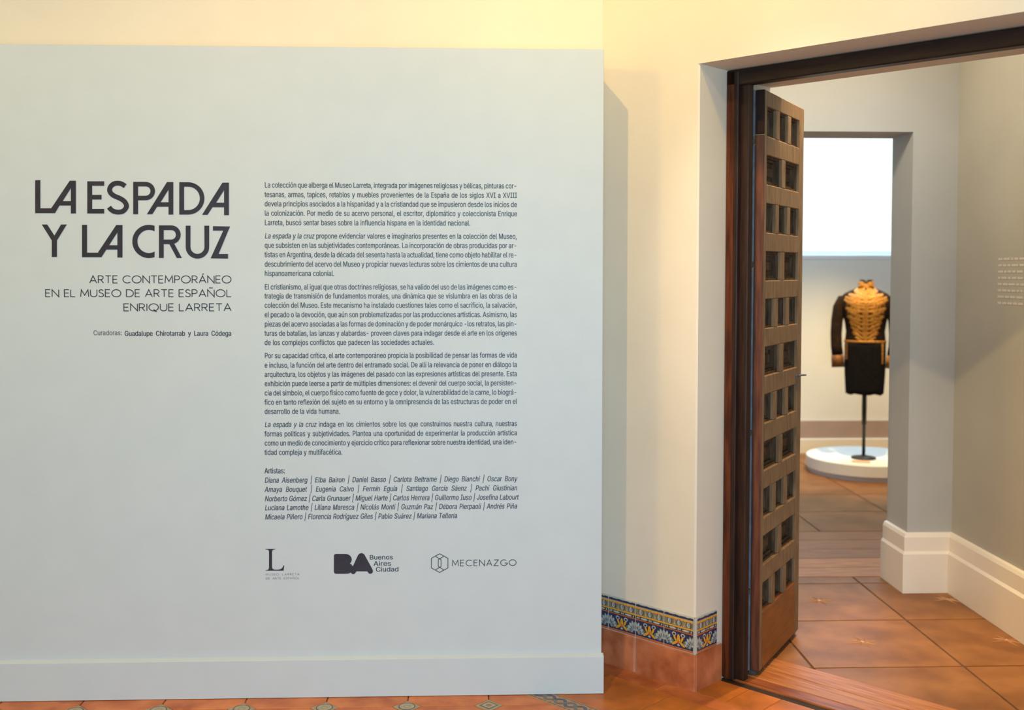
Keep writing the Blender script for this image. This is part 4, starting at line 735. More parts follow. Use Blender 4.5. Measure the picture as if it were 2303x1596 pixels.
O533/267 -7 44 0 -44 0;150 25 34 -21 -34 21;70 115 20 -39 -20 39;40 254 0 -53 0 54;70 393 -20 -39 20 39;150 484 -34 -22 34 21;267 516 -44 0 44 0;384 484 -34 21 34 -22;464 393 -20 39 19 -39;493 254 0 54 0 -53;464 115 19 39 -20 -39;384 25 34 21 -34 -21/267 53 -31 0 30 0;349 76 -24 -15 25 15;408 144 -14 -30 15 30;430 254 0 -43 0 44;408 365 15 -30 -14 30;349 433 25 -16 -24 15;267 456 30 0 -31 0;184 433 25 15 -25 -16;125 364 15 30 -14 -30;103 254 0 43 0 -43;125 144 -14 30 15 -30;184 76 -25 16 25 -15
P445/60 0 22 0 0 170;60 509 0 -170 58 0;235 509 -58 0 39 0;332 487 -25 15 26 -14;390 430 -13 24 12 -25;409 348 0 30 0 -31;390 265 12 25 -13 -24;332 207 26 15 -25 -14;235 186 39 0 -42 0;109 186 42 0 0 19;109 242 0 -18 41 0;233 242 -42 0 26 0;297 256 -16 -9 16 9;333 294 -8 -16 8 16;344 348 0 -20 0 20;333 402 8 -16 -8 15;297 439 16 -9 -17 9;232 452 27 0 -36 0;125 452 35 0 0 -151;125 0 0 151 -22 0
R449/60 0 22 0 0 170;60 509 0 -170 59 0;236 509 -59 0 39 0;333 489 -26 13 26 -14;390 433 -12 24 13 -23;409 352 0 30 0 -31;390 271 13 24 -12 -23;333 217 26 13 -26 -13;236 198 39 0 -47 0;96 198 47 0 0 19;96 255 0 -19 46 0;234 255 -46 0 26 0;298 267 -17 -8 16 8;334 300 -8 -14 7 15;345 352 0 -20 0 20;334 405 7 -15 -8 15;298 440 16 -9 -17 8;233 452 26 0 -36 0;125 452 36 0 0 -151;125 0 0 151 -22 0/353 0 25 0 -41 76;230 229 41 -76 24 0;303 229 -24 0 41 -76;428 0 -42 76 -25 0
S447/224 -9 39 0 -37 0;128 9 27 -12 -28 12;64 60 15 -22 -15 22;38 137 2 -30 22 0;104 137 -22 0 2 -20;123 88 -11 13 11 -13;166 59 -17 6 18 -7;224 49 -21 0 23 0;286 60 -18 -7 18 8;329 92 -10 -14 11 13;346 139 0 -18 0 16;332 179 9 -10 -9 10;296 205 15 -7 -15 6;245 222 19 -5 -21 6;184 239 20 -5 -42 12;86 289 23 -21 -23 22;52 372 0 -33 0 29;75 448 -15 -22 15 21;138 498 -27 -12 26 12;227 516 -33 0 34 0;316 498 -26 12 26 -12;377 449 -15 20 15 -21;401 378 -1 26 -21 0;337 378 21 0 -2 25;302 437 21 -14 -21 14;225 459 31 0 -22 0;167 448 17 7 -16 -7;129 418 9 13 -9 -12;115 376 0 15 0 -18;131 334 -11 10 11 -11;169 308 -15 6 15 -6;212 293 -13 4 18 -4;264 279 -17 5 15 -4;312 264 -17 6 16 -7;359 238 -15 10 14 -11;395 198 -10 16 9 -17;408 139 0 23 0 -28;386 64 15 22 -14 -23;323 11 28 13 -27 -13
T449/32 452 53 0 0 19;32 509 0 -19 128 0;417 509 -129 0 0 -19;417 452 0 19 -54 0;257 452 53 0 0 -151;257 0 0 151 -22 0;193 0 21 0 0 151;193 452 0 -151 -54 0
V480/204 0 25 0 -63 170;16 509 63 -170 23 0;84 509 -22 0 36 -101;192 206 -36 101 6 -17;215 137 -9 29 9 -28;248 31 -13 42 -5 0;235 31 4 0 12 43;267 138 -9 -28 9 28;290 206 -6 -17 35 101;395 509 -35 -101 22 0;463 509 -23 0 -62 -170;278 0 62 170 -25 0
X474/18 0 25 0 66 95;217 284 -66 -94 0 -16;217 236 0 16 -62 91;29 509 63 -91 25 0;104 509 -25 0 25 -36;178 400 -25 37 10 -15;204 361 -7 11 7 -11;223 329 -6 11 6 -11;243 292 -7 14 -3 0;232 292 4 0 7 14;252 329 -6 -11 6 10;272 361 -8 -11 7 11;298 400 -10 -15 25 37;374 509 -26 -36 24 0;446 509 -24 0 -62 -90;259 239 62 90 0 16;259 287 0 -16 65 -96;456 0 -66 96 -25 0;382 0 24 0 -30 43;292 129 30 -43 -9 14;268 165 7 -10 -6 10;250 195 6 -10 -6 11;230 231 8 -14 5 0;244 231 -4 0 -6 -13;225 196 6 11 -6 -10;206 166 7 10 -7 -11;182 129 9 14 -30 -43;91 0 31 43 -24 0
.188/95 -4 13 0 -12 0;63 9 9 -9 -9 9;50 41 0 -13 0 13;63 73 -9 -8 9 9;95 87 -12 0 13 0;128 73 -9 9 9 -8;141 41 0 13 0 -13;128 9 9 9 -9 -9
,188/38 -119 15 0 10 63;68 71 -10 -63 23 0;137 71 -23 0 -18 -63;84 -119 18 63 -15 0
:188/95 -4 13 0 -12 0;63 9 9 -9 -9 9;50 41 0 -13 0 13;63 73 -9 -8 9 9;95 87 -12 0 13 0;128 73 -9 9 9 -8;141 41 0 13 0 -13;128 9 9 9 -9 -9/95 271 13 0 -12 0;63 284 9 -9 -9 9;50 316 0 -12 0 13;63 349 -9 -9 9 8;95 362 -12 0 13 0;128 349 -9 8 9 -9;141 316 0 13 0 -12;128 284 9 9 -9 -9
-453/337 244 -74 0 0 -18;337 188 0 19 -74 0;114 188 74 0 0 19;114 244 0 -18 74 0
|230/141 673 -17 0 0 -279;141 -164 0 279 -17 0;88 -164 18 0 0 279;88 673 0 -279 18 0
 188
"""
TITLE=[[[(-15588,18762),(-15412,18763),(-15429,17767),(-15041,17768),(-14376,18747),(-14165,18748),(-14183,17588),(-14355,17588),(-14351,17869),(-14754,17868),(-14915,17598),(-15608,17596)],[(-14341,18490),(-14348,18023),(-14642,18022)]],[[(-13761,18730),(-13169,18732),(-13171,18574),(-13595,18572),(-13600,18248),(-13270,18249),(-13273,18086),(-13602,18085),(-13607,17748),(-13183,17750),(-13186,17591),(-13779,17589)]],[[(-12383,18634),(-12396,18644),(-12416,18659),(-12441,18677),(-12471,18696),(-12502,18713),(-12532,18725),(-12561,18735),(-12592,18743),(-12624,18749),(-12657,18752),(-12690,18753),(-12725,18752),(-12762,18749),(-12800,18742),(-12837,18730),(-12872,18715),(-12906,18696),(-12937,18674),(-12967,18649),(-12993,18620),(-13016,18587),(-13035,18553),(-13049,18516),(-13060,18479),(-13065,18440),(-13065,18401),(-13058,18364),(-13047,18330),(-13032,18297),(-13013,18267),(-12990,18239),(-12965,18213),(-12937,18189),(-12905,18166),(-12869,18144),(-12825,18122),(-12778,18102),(-12730,18083),(-12688,18065),(-12652,18048),(-12621,18031),(-12593,18013),(-12568,17997),(-12548,17980),(-12531,17963),(-12516,17944),(-12502,17923),(-12490,17901),(-12483,17882),(-12479,17869),(-12479,17860),(-12480,17850),(-12484,17838),(-12491,17824),(-12499,17810),(-12510,17795),(-12523,17780),(-12538,17765),(-12554,17753),(-12568,17745),(-12584,17738),(-12604,17733),(-12627,17729),(-12652,17726),(-12677,17725),(-12703,17726),(-12731,17728),(-12759,17733),(-12785,17738),(-12807,17744),(-12825,17751),(-12840,17759),(-12855,17768),(-12870,17779),(-12883,17790),(-12895,17802),(-12907,17817),(-12920,17835),(-12932,17852),(-12941,17865),(-13078,17762),(-13070,17751),(-13057,17733),(-13041,17710),(-13020,17686),(-12997,17663),(-12975,17644),(-12951,17627),(-12925,17610),(-12895,17595),(-12863,17582),(-12828,17572),(-12792,17565),(-12754,17559),(-12716,17555),(-12679,17555),(-12643,17556),(-12607,17560),(-12570,17566),(-12533,17576),(-12496,17592),(-12461,17612),(-12430,17635),(-12403,17661),(-12379,17689),(-12358,17718),(-12341,17747),(-12326,17779),(-12315,17815),(-12310,17855),(-12312,17897),(-12322,17938),(-12337,17976),(-12356,18012),(-12379,18047),(-12405,18079),(-12435,18109),(-12466,18134),(-12500,18157),(-12534,18179),(-12573,18200),(-12617,18222),(-12665,18241),(-12712,18260),(-12753,18277),(-12785,18293),(-12811,18309),(-12832,18325),(-12850,18339),(-12863,18353),(-12875,18368),(-12884,18382),(-12890,18396),(-12894,18409),(-12897,18421),(-12897,18432),(-12895,18446),(-12890,18463),(-12882,18482),(-12873,18500),(-12863,18514),(-12851,18527),(-12836,18540),(-12818,18552),(-12799,18563),(-12782,18571),(-12763,18576),(-12742,18580),(-12718,18582),(-12694,18583),(-12670,18582),(-12650,18580),(-12630,18576),(-12611,18571),(-12592,18565),(-12575,18558),(-12558,18549),(-12539,18536),(-12518,18521),(-12499,18506),(-12484,18496)]],[[(-12144,18716),(-11700,18718),(-11700,18716),(-11628,18708),(-11560,18684),(-11500,18646),(-11449,18595),(-11412,18533),(-11389,18464),(-11381,18392),(-11390,18320),(-11415,18251),(-11454,18189),(-11506,18137),(-11568,18098),(-11636,18074),(-11708,18066),(-11984,18063),(-11991,17566),(-12160,17566)],[(-11977,18558),(-11702,18558),(-11665,18553),(-11631,18541),(-11599,18522),(-11574,18495),(-11554,18464),(-11543,18429),(-11539,18392),(-11543,18354),(-11556,18319),(-11576,18288),(-11603,18261),(-11634,18241),(-11669,18229),(-11706,18224),(-11982,18221)]],[[(-11675,17567),(-10952,18713),(-10731,18714),(-10745,17558),(-10911,17557),(-10907,17836),(-11317,17834),(-11486,17568)],[(-10900,18451),(-10905,17995),(-11189,17994)]],[[(-10518,18711),(-10203,18712),(-10113,18705),(-10026,18684),(-9944,18650),(-9868,18603),(-9800,18545),(-9742,18476),(-9696,18399),(-9663,18316),(-9643,18228),(-9637,18138),(-9645,18048),(-9667,17960),(-9702,17876),(-9750,17799),(-9809,17730),(-9878,17671),(-9955,17623),(-10039,17588),(-10126,17567),(-10216,17559),(-10532,17558)],[(-10351,18553),(-10205,18553),(-10140,18548),(-10077,18533),(-10017,18508),(-9962,18474),(-9913,18432),(-9871,18382),(-9838,18327),(-9814,18266),(-9799,18203),(-9795,18137),(-9800,18072),(-9816,18008),(-9842,17948),(-9877,17892),(-9919,17842),(-9969,17799),(-10025,17765),(-10086,17739),(-10149,17724),(-10214,17719),(-10360,17718)]],[[(-9722,17553),(-8986,18701),(-8761,18702),(-8772,17543),(-8942,17543),(-8940,17826),(-9351,17825),(-9532,17553)],[(-8934,18439),(-8938,17985),(-9223,17984)]],[[(-15384,17193),(-15196,17193),(-14948,16793),(-14706,17194),(-14510,17195),(-14864,16626),(-14874,16039),(-15050,16038),(-15041,16626)]],[[(-13969,17184),(-13796,17184),(-13811,16191),(-13426,16192),(-12763,17179),(-12547,17180),(-12563,16022),(-12740,16022),(-12736,16304),(-13130,16304),(-13303,16033),(-13987,16032)],[(-12727,16921),(-12734,16459),(-13029,16459)]],[[(-11413,17156),(-11490,17178),(-11569,17188),(-11649,17188),(-11729,17177),(-11806,17155),(-11880,17123),(-11949,17081),(-12012,17029),(-12068,16970),(-12115,16904),(-12153,16832),(-12180,16756),(-12198,16676),(-12204,16596),(-12200,16515),(-12185,16436),(-12159,16359),(-12123,16288),(-12078,16221),(-12024,16162),(-11962,16111),(-11894,16069),(-11821,16037),(-11744,16015),(-11664,16004),(-11584,16005),(-11504,16016),(-11427,16038),(-11424,16234),(-11480,16208),(-11538,16191),(-11599,16183),(-11659,16184),(-11719,16194),(-11777,16213),(-11831,16240),(-11880,16275),(-11923,16317),(-11960,16365),(-11990,16418),(-12011,16475),(-12023,16535),(-12027,16596),(-12022,16657),(-12008,16717),(-11985,16774),(-11954,16827),(-11916,16875),(-11871,16917),(-11821,16953),(-11767,16980),(-11709,16999),(-11649,17009),(-11588,17010),(-11528,17002),(-11470,16985),(-11415,16960)]],[[(-11255,17171),(-10821,17172),(-10754,17165),(-10691,17145),(-10632,17113),(-10582,17069),(-10542,17016),(-10513,16956),(-10496,16890),(-10493,16823),(-10504,16756),(-10527,16693),(-10563,16635),(-10609,16586),(-10664,16547),(-10726,16519),(-10463,16009),(-10637,16008),(-10892,16502),(-11097,16502),(-11103,16008),(-11269,16008)],[(-11091,17004),(-10823,17005),(-10785,17000),(-10750,16988),(-10718,16968),(-10692,16941),(-10673,16909),(-10661,16873),(-10657,16836),(-10661,16798),(-10674,16762),(-10695,16730),(-10722,16703),(-10754,16683),(-10789,16670),(-10827,16666),(-11095,16665)]],[[(-10307,17161),(-10141,17161),(-10150,16396),(-10150,16404),(-10144,16348),(-10126,16295),(-10097,16247),(-10058,16208),(-10011,16178),(-9959,16159),(-9903,16153),(-9848,16159),(-9795,16178),(-9747,16208),(-9707,16248),(-9677,16296),(-9658,16349),(-9651,16405),(-9647,17163),(-9477,17163),(-9485,16405),(-9491,16340),(-9507,16276),(-9532,16215),(-9567,16159),(-9610,16109),(-9660,16066),(-9716,16031),(-9777,16006),(-9840,15991),(-9905,15985),(-9970,15990),(-10033,16006),(-10093,16031),(-10149,16065),(-10198,16108),(-10240,16158),(-10273,16214),(-10297,16274),(-10312,16338),(-10316,16404)]],[[(-9342,17147),(-8737,17137),(-9155,16150),(-8818,16151),(-8819,15987),(-9434,15998),(-8976,16989),(-9344,16988)]]]
BA=[(-5101,5185),(-5082,5230),(-5032,5248),(-4685,5245),(-4622,5238),(-4559,5212),(-4503,5167),(-4469,5109),(-4453,5051),(-4462,4987),(-4485,4930),(-4529,4885),(-4479,4866),(-4448,4833),(-4429,4788),(-4397,4827),(-4238,5171),(-4206,5222),(-4161,5256),(-4098,5272),(-4042,5253),(-3998,5220),(-3972,5175),(-3703,4666),(-3687,4615),(-3691,4570),(-3716,4532),(-3748,4509),(-3786,4503),(-3824,4511),(-3853,4533),(-3874,4574),(-3899,4595),(-4278,4601),(-4306,4578),(-4323,4538),(-4361,4506),(-4411,4494),(-4456,4509),(-4487,4552),(-4506,4550),(-4550,4527),(-4613,4515),(-4689,4512),(-5030,4515),(-5067,4525),(-5095,4558),(-5107,4609)]
ELL=[(-7579,5452),(-7217,5449),(-7222,5433),(-7288,5419),(-7323,5396),(-7337,5365),(-7341,5329),(-7345,4797),(-7341,4761),(-7323,4725),(-7283,4699),(-7213,4687),(-7133,4686),(-7052,4702),(-6986,4737),(-6950,4793),(-6928,4839),(-6900,4839),(-6915,4752),(-6926,4649),(-7576,4656),(-7572,4671),(-7505,4680),(-7470,4711),(-7454,4757),(-7452,4798),(-7447,5330),(-7451,5371),(-7469,5410),(-7509,5425),(-7579,5434)]
HEX=[[(-1256,5224),(-953,5049),(-954,4696),(-1258,4530),(-1557,4702),(-1557,5055),(-1256,5224)],[(-1399,5127),(-1257,5032),(-1111,5124)],[(-1257,5029),(-1291,5019),(-1306,4987),(-1306,4765),(-1291,4735),(-1257,4724),(-1222,4735),(-1204,4764),(-1203,4986),(-1221,5019),(-1257,5029)],[(-1404,4630),(-1257,4720),(-1108,4627)]]

glyph = {}
for ln in GLYPHS.strip('\n').split('\n'):
    ch = ln[0]; parts = ln[1:].split('/')
    glyph[ch] = (int(parts[0]) / 1000.0, [[tuple(int(v) / 1000.0 for v in p.split()) for p in c_.split(';')] for c_ in parts[1:]])
_cache = {}
def _flatten(c_, n=4):
    out = []
    for i in range(len(c_)):
        x, y, lx_, ly_, rx_, ry_ = c_[i]; X, Y_, LX, LY, RX, RY = c_[(i + 1) % len(c_)]
        straight = abs(rx_ * (Y_ - y) - ry_ * (X - x)) < 2e-6 and abs(LX * (Y_ - y) - LY * (X - x)) < 2e-6
        for q in range(1 if straight else n):
            t = q / n; u = 1 - t
            out.append((u ** 3 * x + 3 * u * u * t * (x + rx_) + 3 * u * t * t * (X + LX) + t ** 3 * X,
                        u ** 3 * y + 3 * u * u * t * (y + ry_) + 3 * u * t * t * (Y_ + LY) + t ** 3 * Y_))
    return out
def _area(p): return sum(p[i][0] * p[(i + 1) % len(p)][1] - p[(i + 1) % len(p)][0] * p[i][1] for i in range(len(p))) / 2
def _inside(pt, poly):
    r = False
    for i in range(len(poly)):
        (x0, y0), (x1, y1) = poly[i], poly[(i + 1) % len(poly)]
        if (y0 > pt[1]) != (y1 > pt[1]) and pt[0] < (x1 - x0) * (pt[1] - y0) / (y1 - y0) + x0: r = not r
    return r
def glyph_mesh(ch):
    if ch not in _cache:
        adv, cs = glyph[ch]
        loops = [_flatten(c_) for c_ in cs]; vs2 = []; fs2 = []
        if loops:
            sg = 1 if _area(max(loops, key=lambda p: abs(_area(p)))) > 0 else -1
            outer = [p for p in loops if _area(p) * sg > 0]; holes = [p for p in loops if _area(p) * sg <= 0]
            for p in outer:
                grp = [p] + [h for h in holes if _inside(h[0], p)]
                fl_ = []; ed = []
                for lp in grp:
                    o0 = len(fl_); fl_ += [Vector(q) * 100 for q in lp]; ed += [(o0 + i, o0 + (i + 1) % len(lp)) for i in range(len(lp))]
                res = delaunay_2d_cdt(fl_, ed, [], 0, 1e-4)
                pts = [(v.x / 100, v.y / 100) for v in res[0]]; tri = [tuple(f_) for f_ in res[2]]
                def _in(t):
                    c_ = (sum(pts[i][0] for i in t) / 3, sum(pts[i][1] for i in t) / 3)
                    return _inside(c_, grp[0]) and not any(_inside(c_, h) for h in grp[1:])
                tri = [t for t in tri if _in(t)]
                o_ = len(vs2); vs2 += pts
                for t in tri:
                    A, B, C_ = [pts[i] for i in t]
                    ar = (B[0] - A[0]) * (C_[1] - A[1]) - (C_[0] - A[0]) * (B[1] - A[1])
                    if abs(ar) < 1e-12: continue
                    t = t if ar > 0 else (t[0], t[2], t[1]); fs2.append(tuple(i + o_ for i in t))
        _cache[ch] = (adv, vs2, fs2)
    return _cache[ch]
def twidth(t, size, xs): return sum(glyph[c_][0] for c_ in t) * size * xs
YT = PYF - 0.0009
def draw(b, t, x, z, size, xs, m, off=0.0, italic=False):
    for c_ in t:
        adv, vv, ff = glyph_mesh(c_)
        if vv:
            sh = 0.20 if italic else 0.0
            for q, dd in enumerate((0.0,) if off == 0 else (-off, 0.0, off)):
                b.add([(x + (p[0] + p[1] * sh) * size * xs + dd * size - ox, YT - oy - q * 0.00004, z + p[1] * size) for p in vv], ff, m)
        x += adv * size * xs
    return x
def words_of(line):
    """split into (word, italic); underscores switch italics"""
    it = False; out = []
    for tok in line.split(' '):
        if tok.startswith('_'): it = True; tok = tok[1:]
        end = tok.endswith('_')
        if end: tok = tok[:-1]
        out.append((tok, it))
        if end: it = False
    return out
SZ = 0.0374; XS = 0.745
def text_line(b, line, x0, x1, z, justify, m='vinyl', size=SZ, off=0.007, italic=False, xs0=0.745):
    ws = words_of(line); sp = 0.165 * size; XS = xs0
    nat = sum(twidth(t, size, XS) for t, _ in ws); xs = XS
    if justify and len(ws) > 1:
        room = x1 - x0; minsp = 0.115 * size * (len(ws) - 1)
        if nat + minsp > room: xs = XS * (room - minsp) / nat; nat = room - minsp
        sp = (room - nat) / (len(ws) - 1)
    x = x0
    for t, it in ws:
        x = draw(b, t, x, z, size, xs, m, off, it or italic) + sp
    return x - sp
TEXT = [
 (1.8532, 1, "La colección que alberga el Museo Larreta, integrada por imágenes religiosas y bélicas, pinturas cor-"),
 (1.8192, 1, "tesanas, armas, tapices, retablos y muebles provenientes de la España de los siglos XVI a XVIII"),
 (1.7861, 1, "devela principios asociados a la hispanidad y a la cristiandad que se impusieron desde los inicios de"),
 (1.7528, 1, "la colonización. Por medio de su acervo personal, el escritor, diplomático y coleccionista Enrique"),
 (1.7189, 0, "Larreta, buscó sentar bases sobre la influencia hispana en la identidad nacional."),
 (1.6711, 1, "_La espada y la cruz_ propone evidenciar valores e imaginarios presentes en la colección del Museo,"),
 (1.6376, 1, "que subsisten en las subjetividades contemporáneas. La incorporación de obras producidas por ar-"),
 (1.6041, 1, "tistas en Argentina, desde la década del sesenta hasta la actualidad, tiene como objeto habilitar el re-"),
 (1.5701, 1, "descubrimiento del acervo del Museo y propiciar nuevas lecturas sobre los cimientos de una cultura"),
 (1.5367, 0, "hispanoamericana colonial."),
 (1.4879, 1, "El cristianismo, al igual que otras doctrinas religiosas, se ha valido del uso de las imágenes como es-"),
 (1.4554, 1, "trategia de transmisión de fundamentos morales, una dinámica que se vislumbra en las obras de la"),
 (1.4221, 1, "colección del Museo. Este mecanismo ha instalado cuestiones tales como el sacrificio, la salvación,"),
 (1.3881, 1, "el pecado o la devoción, que aún son problematizadas por las producciones artísticas. Asimismo, las"),
 (1.3545, 1, "piezas del acervo asociadas a las formas de dominación y de poder monárquico -los retratos, las pin-"),
 (1.3211, 1, "turas de batallas, las lanzas y alabardas- proveen claves para indagar desde el arte en los orígenes"),
 (1.2876, 0, "de los complejos conflictos que padecen las sociedades actuales."),
 (1.2403, 1, "Por su capacidad crítica, el arte contemporáneo propicia la posibilidad de pensar las formas de vida"),
 (1.2058, 1, "e incluso, la función del arte dentro del entramado social. De allí la relevancia de poner en diálogo la"),
 (1.1723, 1, "arquitectura, los objetos y las imágenes del pasado con las expresiones artísticas del presente. Esta"),
 (1.1388, 1, "exhibición puede leerse a partir de múltiples dimensiones: el devenir del cuerpo social, la persisten-"),
 (1.1051, 1, "cia del símbolo, el cuerpo físico como fuente de goce y dolor, la vulnerabilidad de la carne, lo biográ-"),
 (1.0714, 1, "fico en tanto reflexión del sujeto en su entorno y la omnipresencia de las estructuras de poder en el"),
 (1.0378, 0, "desarrollo de la vida humana."),
 (0.9903, 1, "_La espada y la cruz_ indaga en los cimientos sobre los que construimos nuestra cultura, nuestras"),
 (0.9563, 1, "formas políticas y subjetividades. Plantea una oportunidad de experimentar la producción artística"),
 (0.9229, 1, "como un medio de conocimiento y ejercicio crítico para reflexionar sobre nuestra identidad, una iden-"),
 (0.8891, 0, "tidad compleja y multifacética."),
]
groups_ = [(0, 5), (5, 10), (10, 17), (17, 24), (24, 28)]
for a_, c_ in groups_:
    b = MB()
    for z, j, t in TEXT[a_:c_]:
        text_line(b, t, -0.7498 - (1.8532 - z) * 0.0086, 0.1567 + (1.8532 - z) * 0.001, z, j)
    b.obj('text_paragraph', panel)
b = MB()
text_line(b, "Artistas:", -0.7586, 0, 0.8218, 0, off=0.010)
ART = [(0.7877, 1, "Diana Aisenberg | Elba Bairon | Daniel Basso | Carlota Beltrame | Diego Bianchi | Oscar Bony"),
 (0.7539, 1, "Amaya Bouquet | Eugenia Calvo | Fermín Eguía | Santiago García Sáenz | Pachi Giustinian"),
 (0.7199, 1, "Norberto Gómez | Carla Grunauer | Miguel Harte | Carlos Herrera | Guillermo Iuso | Josefina Labourt"),
 (0.6869, 1, "Luciana Lamothe | Liliana Maresca | Nicolás Monti | Guzmán Paz | Débora Pierpaoli | Andrés Piña"),
 (0.6533, 0, "Micaela Piñero | Florencia Rodríguez Giles | Pablo Suárez | Mariana Telleria")]
for z, j, t in ART: text_line(b, t, -0.7592, 0.1578 + (0.005 if 'Norb' in t else 0), z, j, italic=True)
tag(b.obj('artist_list', panel), 'italic list of artists names')
# curators line, right aligned
b = MB(); x = text_line(b, "Curadoras:", -1.3634, 0, 1.3240, 0, m='vinyl_grey', size=0.0345, xs0=0.82)
text_line(b, "Guadalupe Chirotarrab y Laura Códega", x + 0.0085, -0.8720, 1.3215, 1, size=0.0345, off=0.013, xs0=0.82)
b.obj('curators_line', panel)
# headline
b = MB()
for L_ in TITLE: b.flat([[(p[0] / 1e4 - ox, p[1] / 1e4) for p in lp] for lp in L_], PYF - oy - 0.0002, 'vinyl_bold', 0.0016)
tag(b.obj('headline', panel), 'bold black two-line headline with slanted capital A')
# thin capitals drawn as strokes
def arc_(cx, cy, rx, ry, a0, a1, n=16):
    return [(cx + rx * math.cos(math.radians(a0 + (a1 - a0) * i / n)), cy + ry * math.sin(math.radians(a0 + (a1 - a0) * i / n))) for i in range(n + 1)]
def S_(w_): return [arc_(w_ / 2, .745, w_ / 2 - .02, .255, 40, 180, 9) + [(.03, .67)] + [(w_ / 2, .51)] + arc_(w_ / 2, .255, w_ / 2, .255, 60, -145, 12)[0:]]
CAP = {
 'A': (.78, [[(0, 0), (.39, 1), (.78, 0)], [(.13, .32), (.65, .32)]]),
 'R': (.60, [[(0, 0), (0, 1), (.30, 1)] + arc_(.30, .735, .26, .265, 90, -90, 10) + [(0, .47)], [(.27, .47), (.58, 0)]]),
 'T': (.66, [[(0, 1), (.66, 1)], [(.33, 1), (.33, 0)]]),
 'E': (.52, [[(.52, 1), (0, 1), (0, 0), (.52, 0)], [(0, .53), (.47, .53)]]),
 'C': (.86, [arc_(.50, .5, .50, .5, 48, 312, 22)]),
 'O': (1.02, [arc_(.51, .5, .51, .5, 0, 360, 30)]),
 'N': (.74, [[(0, 0), (0, 1), (.74, 0), (.74, 1)]]),
 'M': (.90, [[(0, 0), (.08, 1), (.45, .22), (.82, 1), (.90, 0)]]),
 'P': (.58, [[(0, 0), (0, 1), (.30, 1)] + arc_(.30, .73, .27, .27, 90, -90, 10) + [(0, .46)]]),
 'U': (.72, [[(0, 1), (0, .36)] + arc_(.36, .36, .36, .36, 180, 360, 14) + [(.72, 1)]]),
 'S': (.54, [[(.50, .86), (.42, .96), (.29, 1.0), (.14, .96), (.05, .86), (.05, .73), (.13, .62), (.29, .53), (.45, .43), (.54, .30), (.52, .14), (.41, .03), (.26, 0), (.11, .04), (0, .17)]]),
 'D': (.78, [[(0, 0), (0, 1), (.28, 1)] + arc_(.28, .5, .50, .5, 90, -90, 16) + [(0, 0)]]),
 'L': (.48, [[(0, 1), (0, 0), (.48, 0)]]),
 'I': (.04, [[(.02, 0), (.02, 1)]]),
 'Q': (1.02, [arc_(.51, .5, .51, .5, 0, 360, 30), [(.50, .24), (.70, -.08), (.86, -.12)]]),
 'Z': (.68, [[(.02, 1), (.66, 1), (0, 0), (.68, 0)]]),
 'G': (.96, [arc_(.50, .5, .50, .5, 48, 352, 24) + [(.60, .43)]]),
}
def stroke_flat(b, pts, w_, m, closed=False):
    P = [Vector(p) for p in pts]
    Q = [P[0]]
    for p in P[1:]:
        if (p - Q[-1]).length > 1e-6: Q.append(p)
    P = Q
    for i in range(len(P) - 1):
        d = (P[i + 1] - P[i]).normalized(); nn = Vector((-d.y, d.x)) * w_ / 2
        def mit(j, sd):
            if 0 < j < len(P) - 1:
                d0 = (P[j] - P[j - 1]).normalized(); d1 = (P[j + 1] - P[j]).normalized()
                t_ = Vector((-d0.y - d1.y, d0.x + d1.x))
                if t_.length > 0.35:
                    t_.normalize(); return P[j] + t_ * sd * w_ / 2 / max(0.35, t_.dot(Vector((-d.y, d.x))))
            return P[j] + nn * sd
        vv = [mit(i, 1), mit(i, -1), mit(i + 1, -1), mit(i + 1, 1)]
        b.add([(v.x - ox, YT - oy, v.y) for v in vv], [(0, 1, 2, 3)], m)
def caps_line(b, t, x0, x1, z, h, w_, m, gap=0.20, space=0.42):
    tot = 0; prev = False
    for c_ in t:
        if c_ == ' ': tot += space; continue
        tot += CAP[{'Á': 'A', 'Ñ': 'N'}.get(c_, c_)][0] + gap
    tot -= gap; k = (x1 - x0) / tot; x = x0
    for c_ in t:
        if c_ == ' ': x += space * k; continue
        wd, ss = CAP[{'Á': 'A', 'Ñ': 'N'}.get(c_, c_)]
        for s_ in ss: stroke_flat(b, [(x + p[0] * k, z + w_ / 2 + p[1] * (h - w_)) for p in s_], w_, m)
        if c_ == 'Á': stroke_flat(b, [(x + .38 * k, z + h * 1.08), (x + .52 * k, z + h * 1.26)], w_, m)
        if c_ == 'Ñ': stroke_flat(b, [(x + .16 * k, z + h * 1.13), (x + .28 * k, z + h * 1.20), (x + .46 * k, z + h * 1.14), (x + .58 * k, z + h * 1.21)], w_ * 0.9, m)
        x += (wd + gap) * k
b = MB()
caps_line(b, "ARTE CONTEMPORÁNEO", -1.3732, -0.8718, 1.5096, 0.0285, 0.0030, 'vinyl')
caps_line(b, "EN EL MUSEO DE ARTE ESPAÑOL", -1.5292, -0.8722, 1.4600, 0.0285, 0.0030, 'vinyl')
caps_line(b, "ENRIQUE LARRETA", -1.2536, -0.8727, 1.4095, 0.0285, 0.0030, 'vinyl')
tag(b.obj('subtitle', panel), 'three lines of thin black capitals')
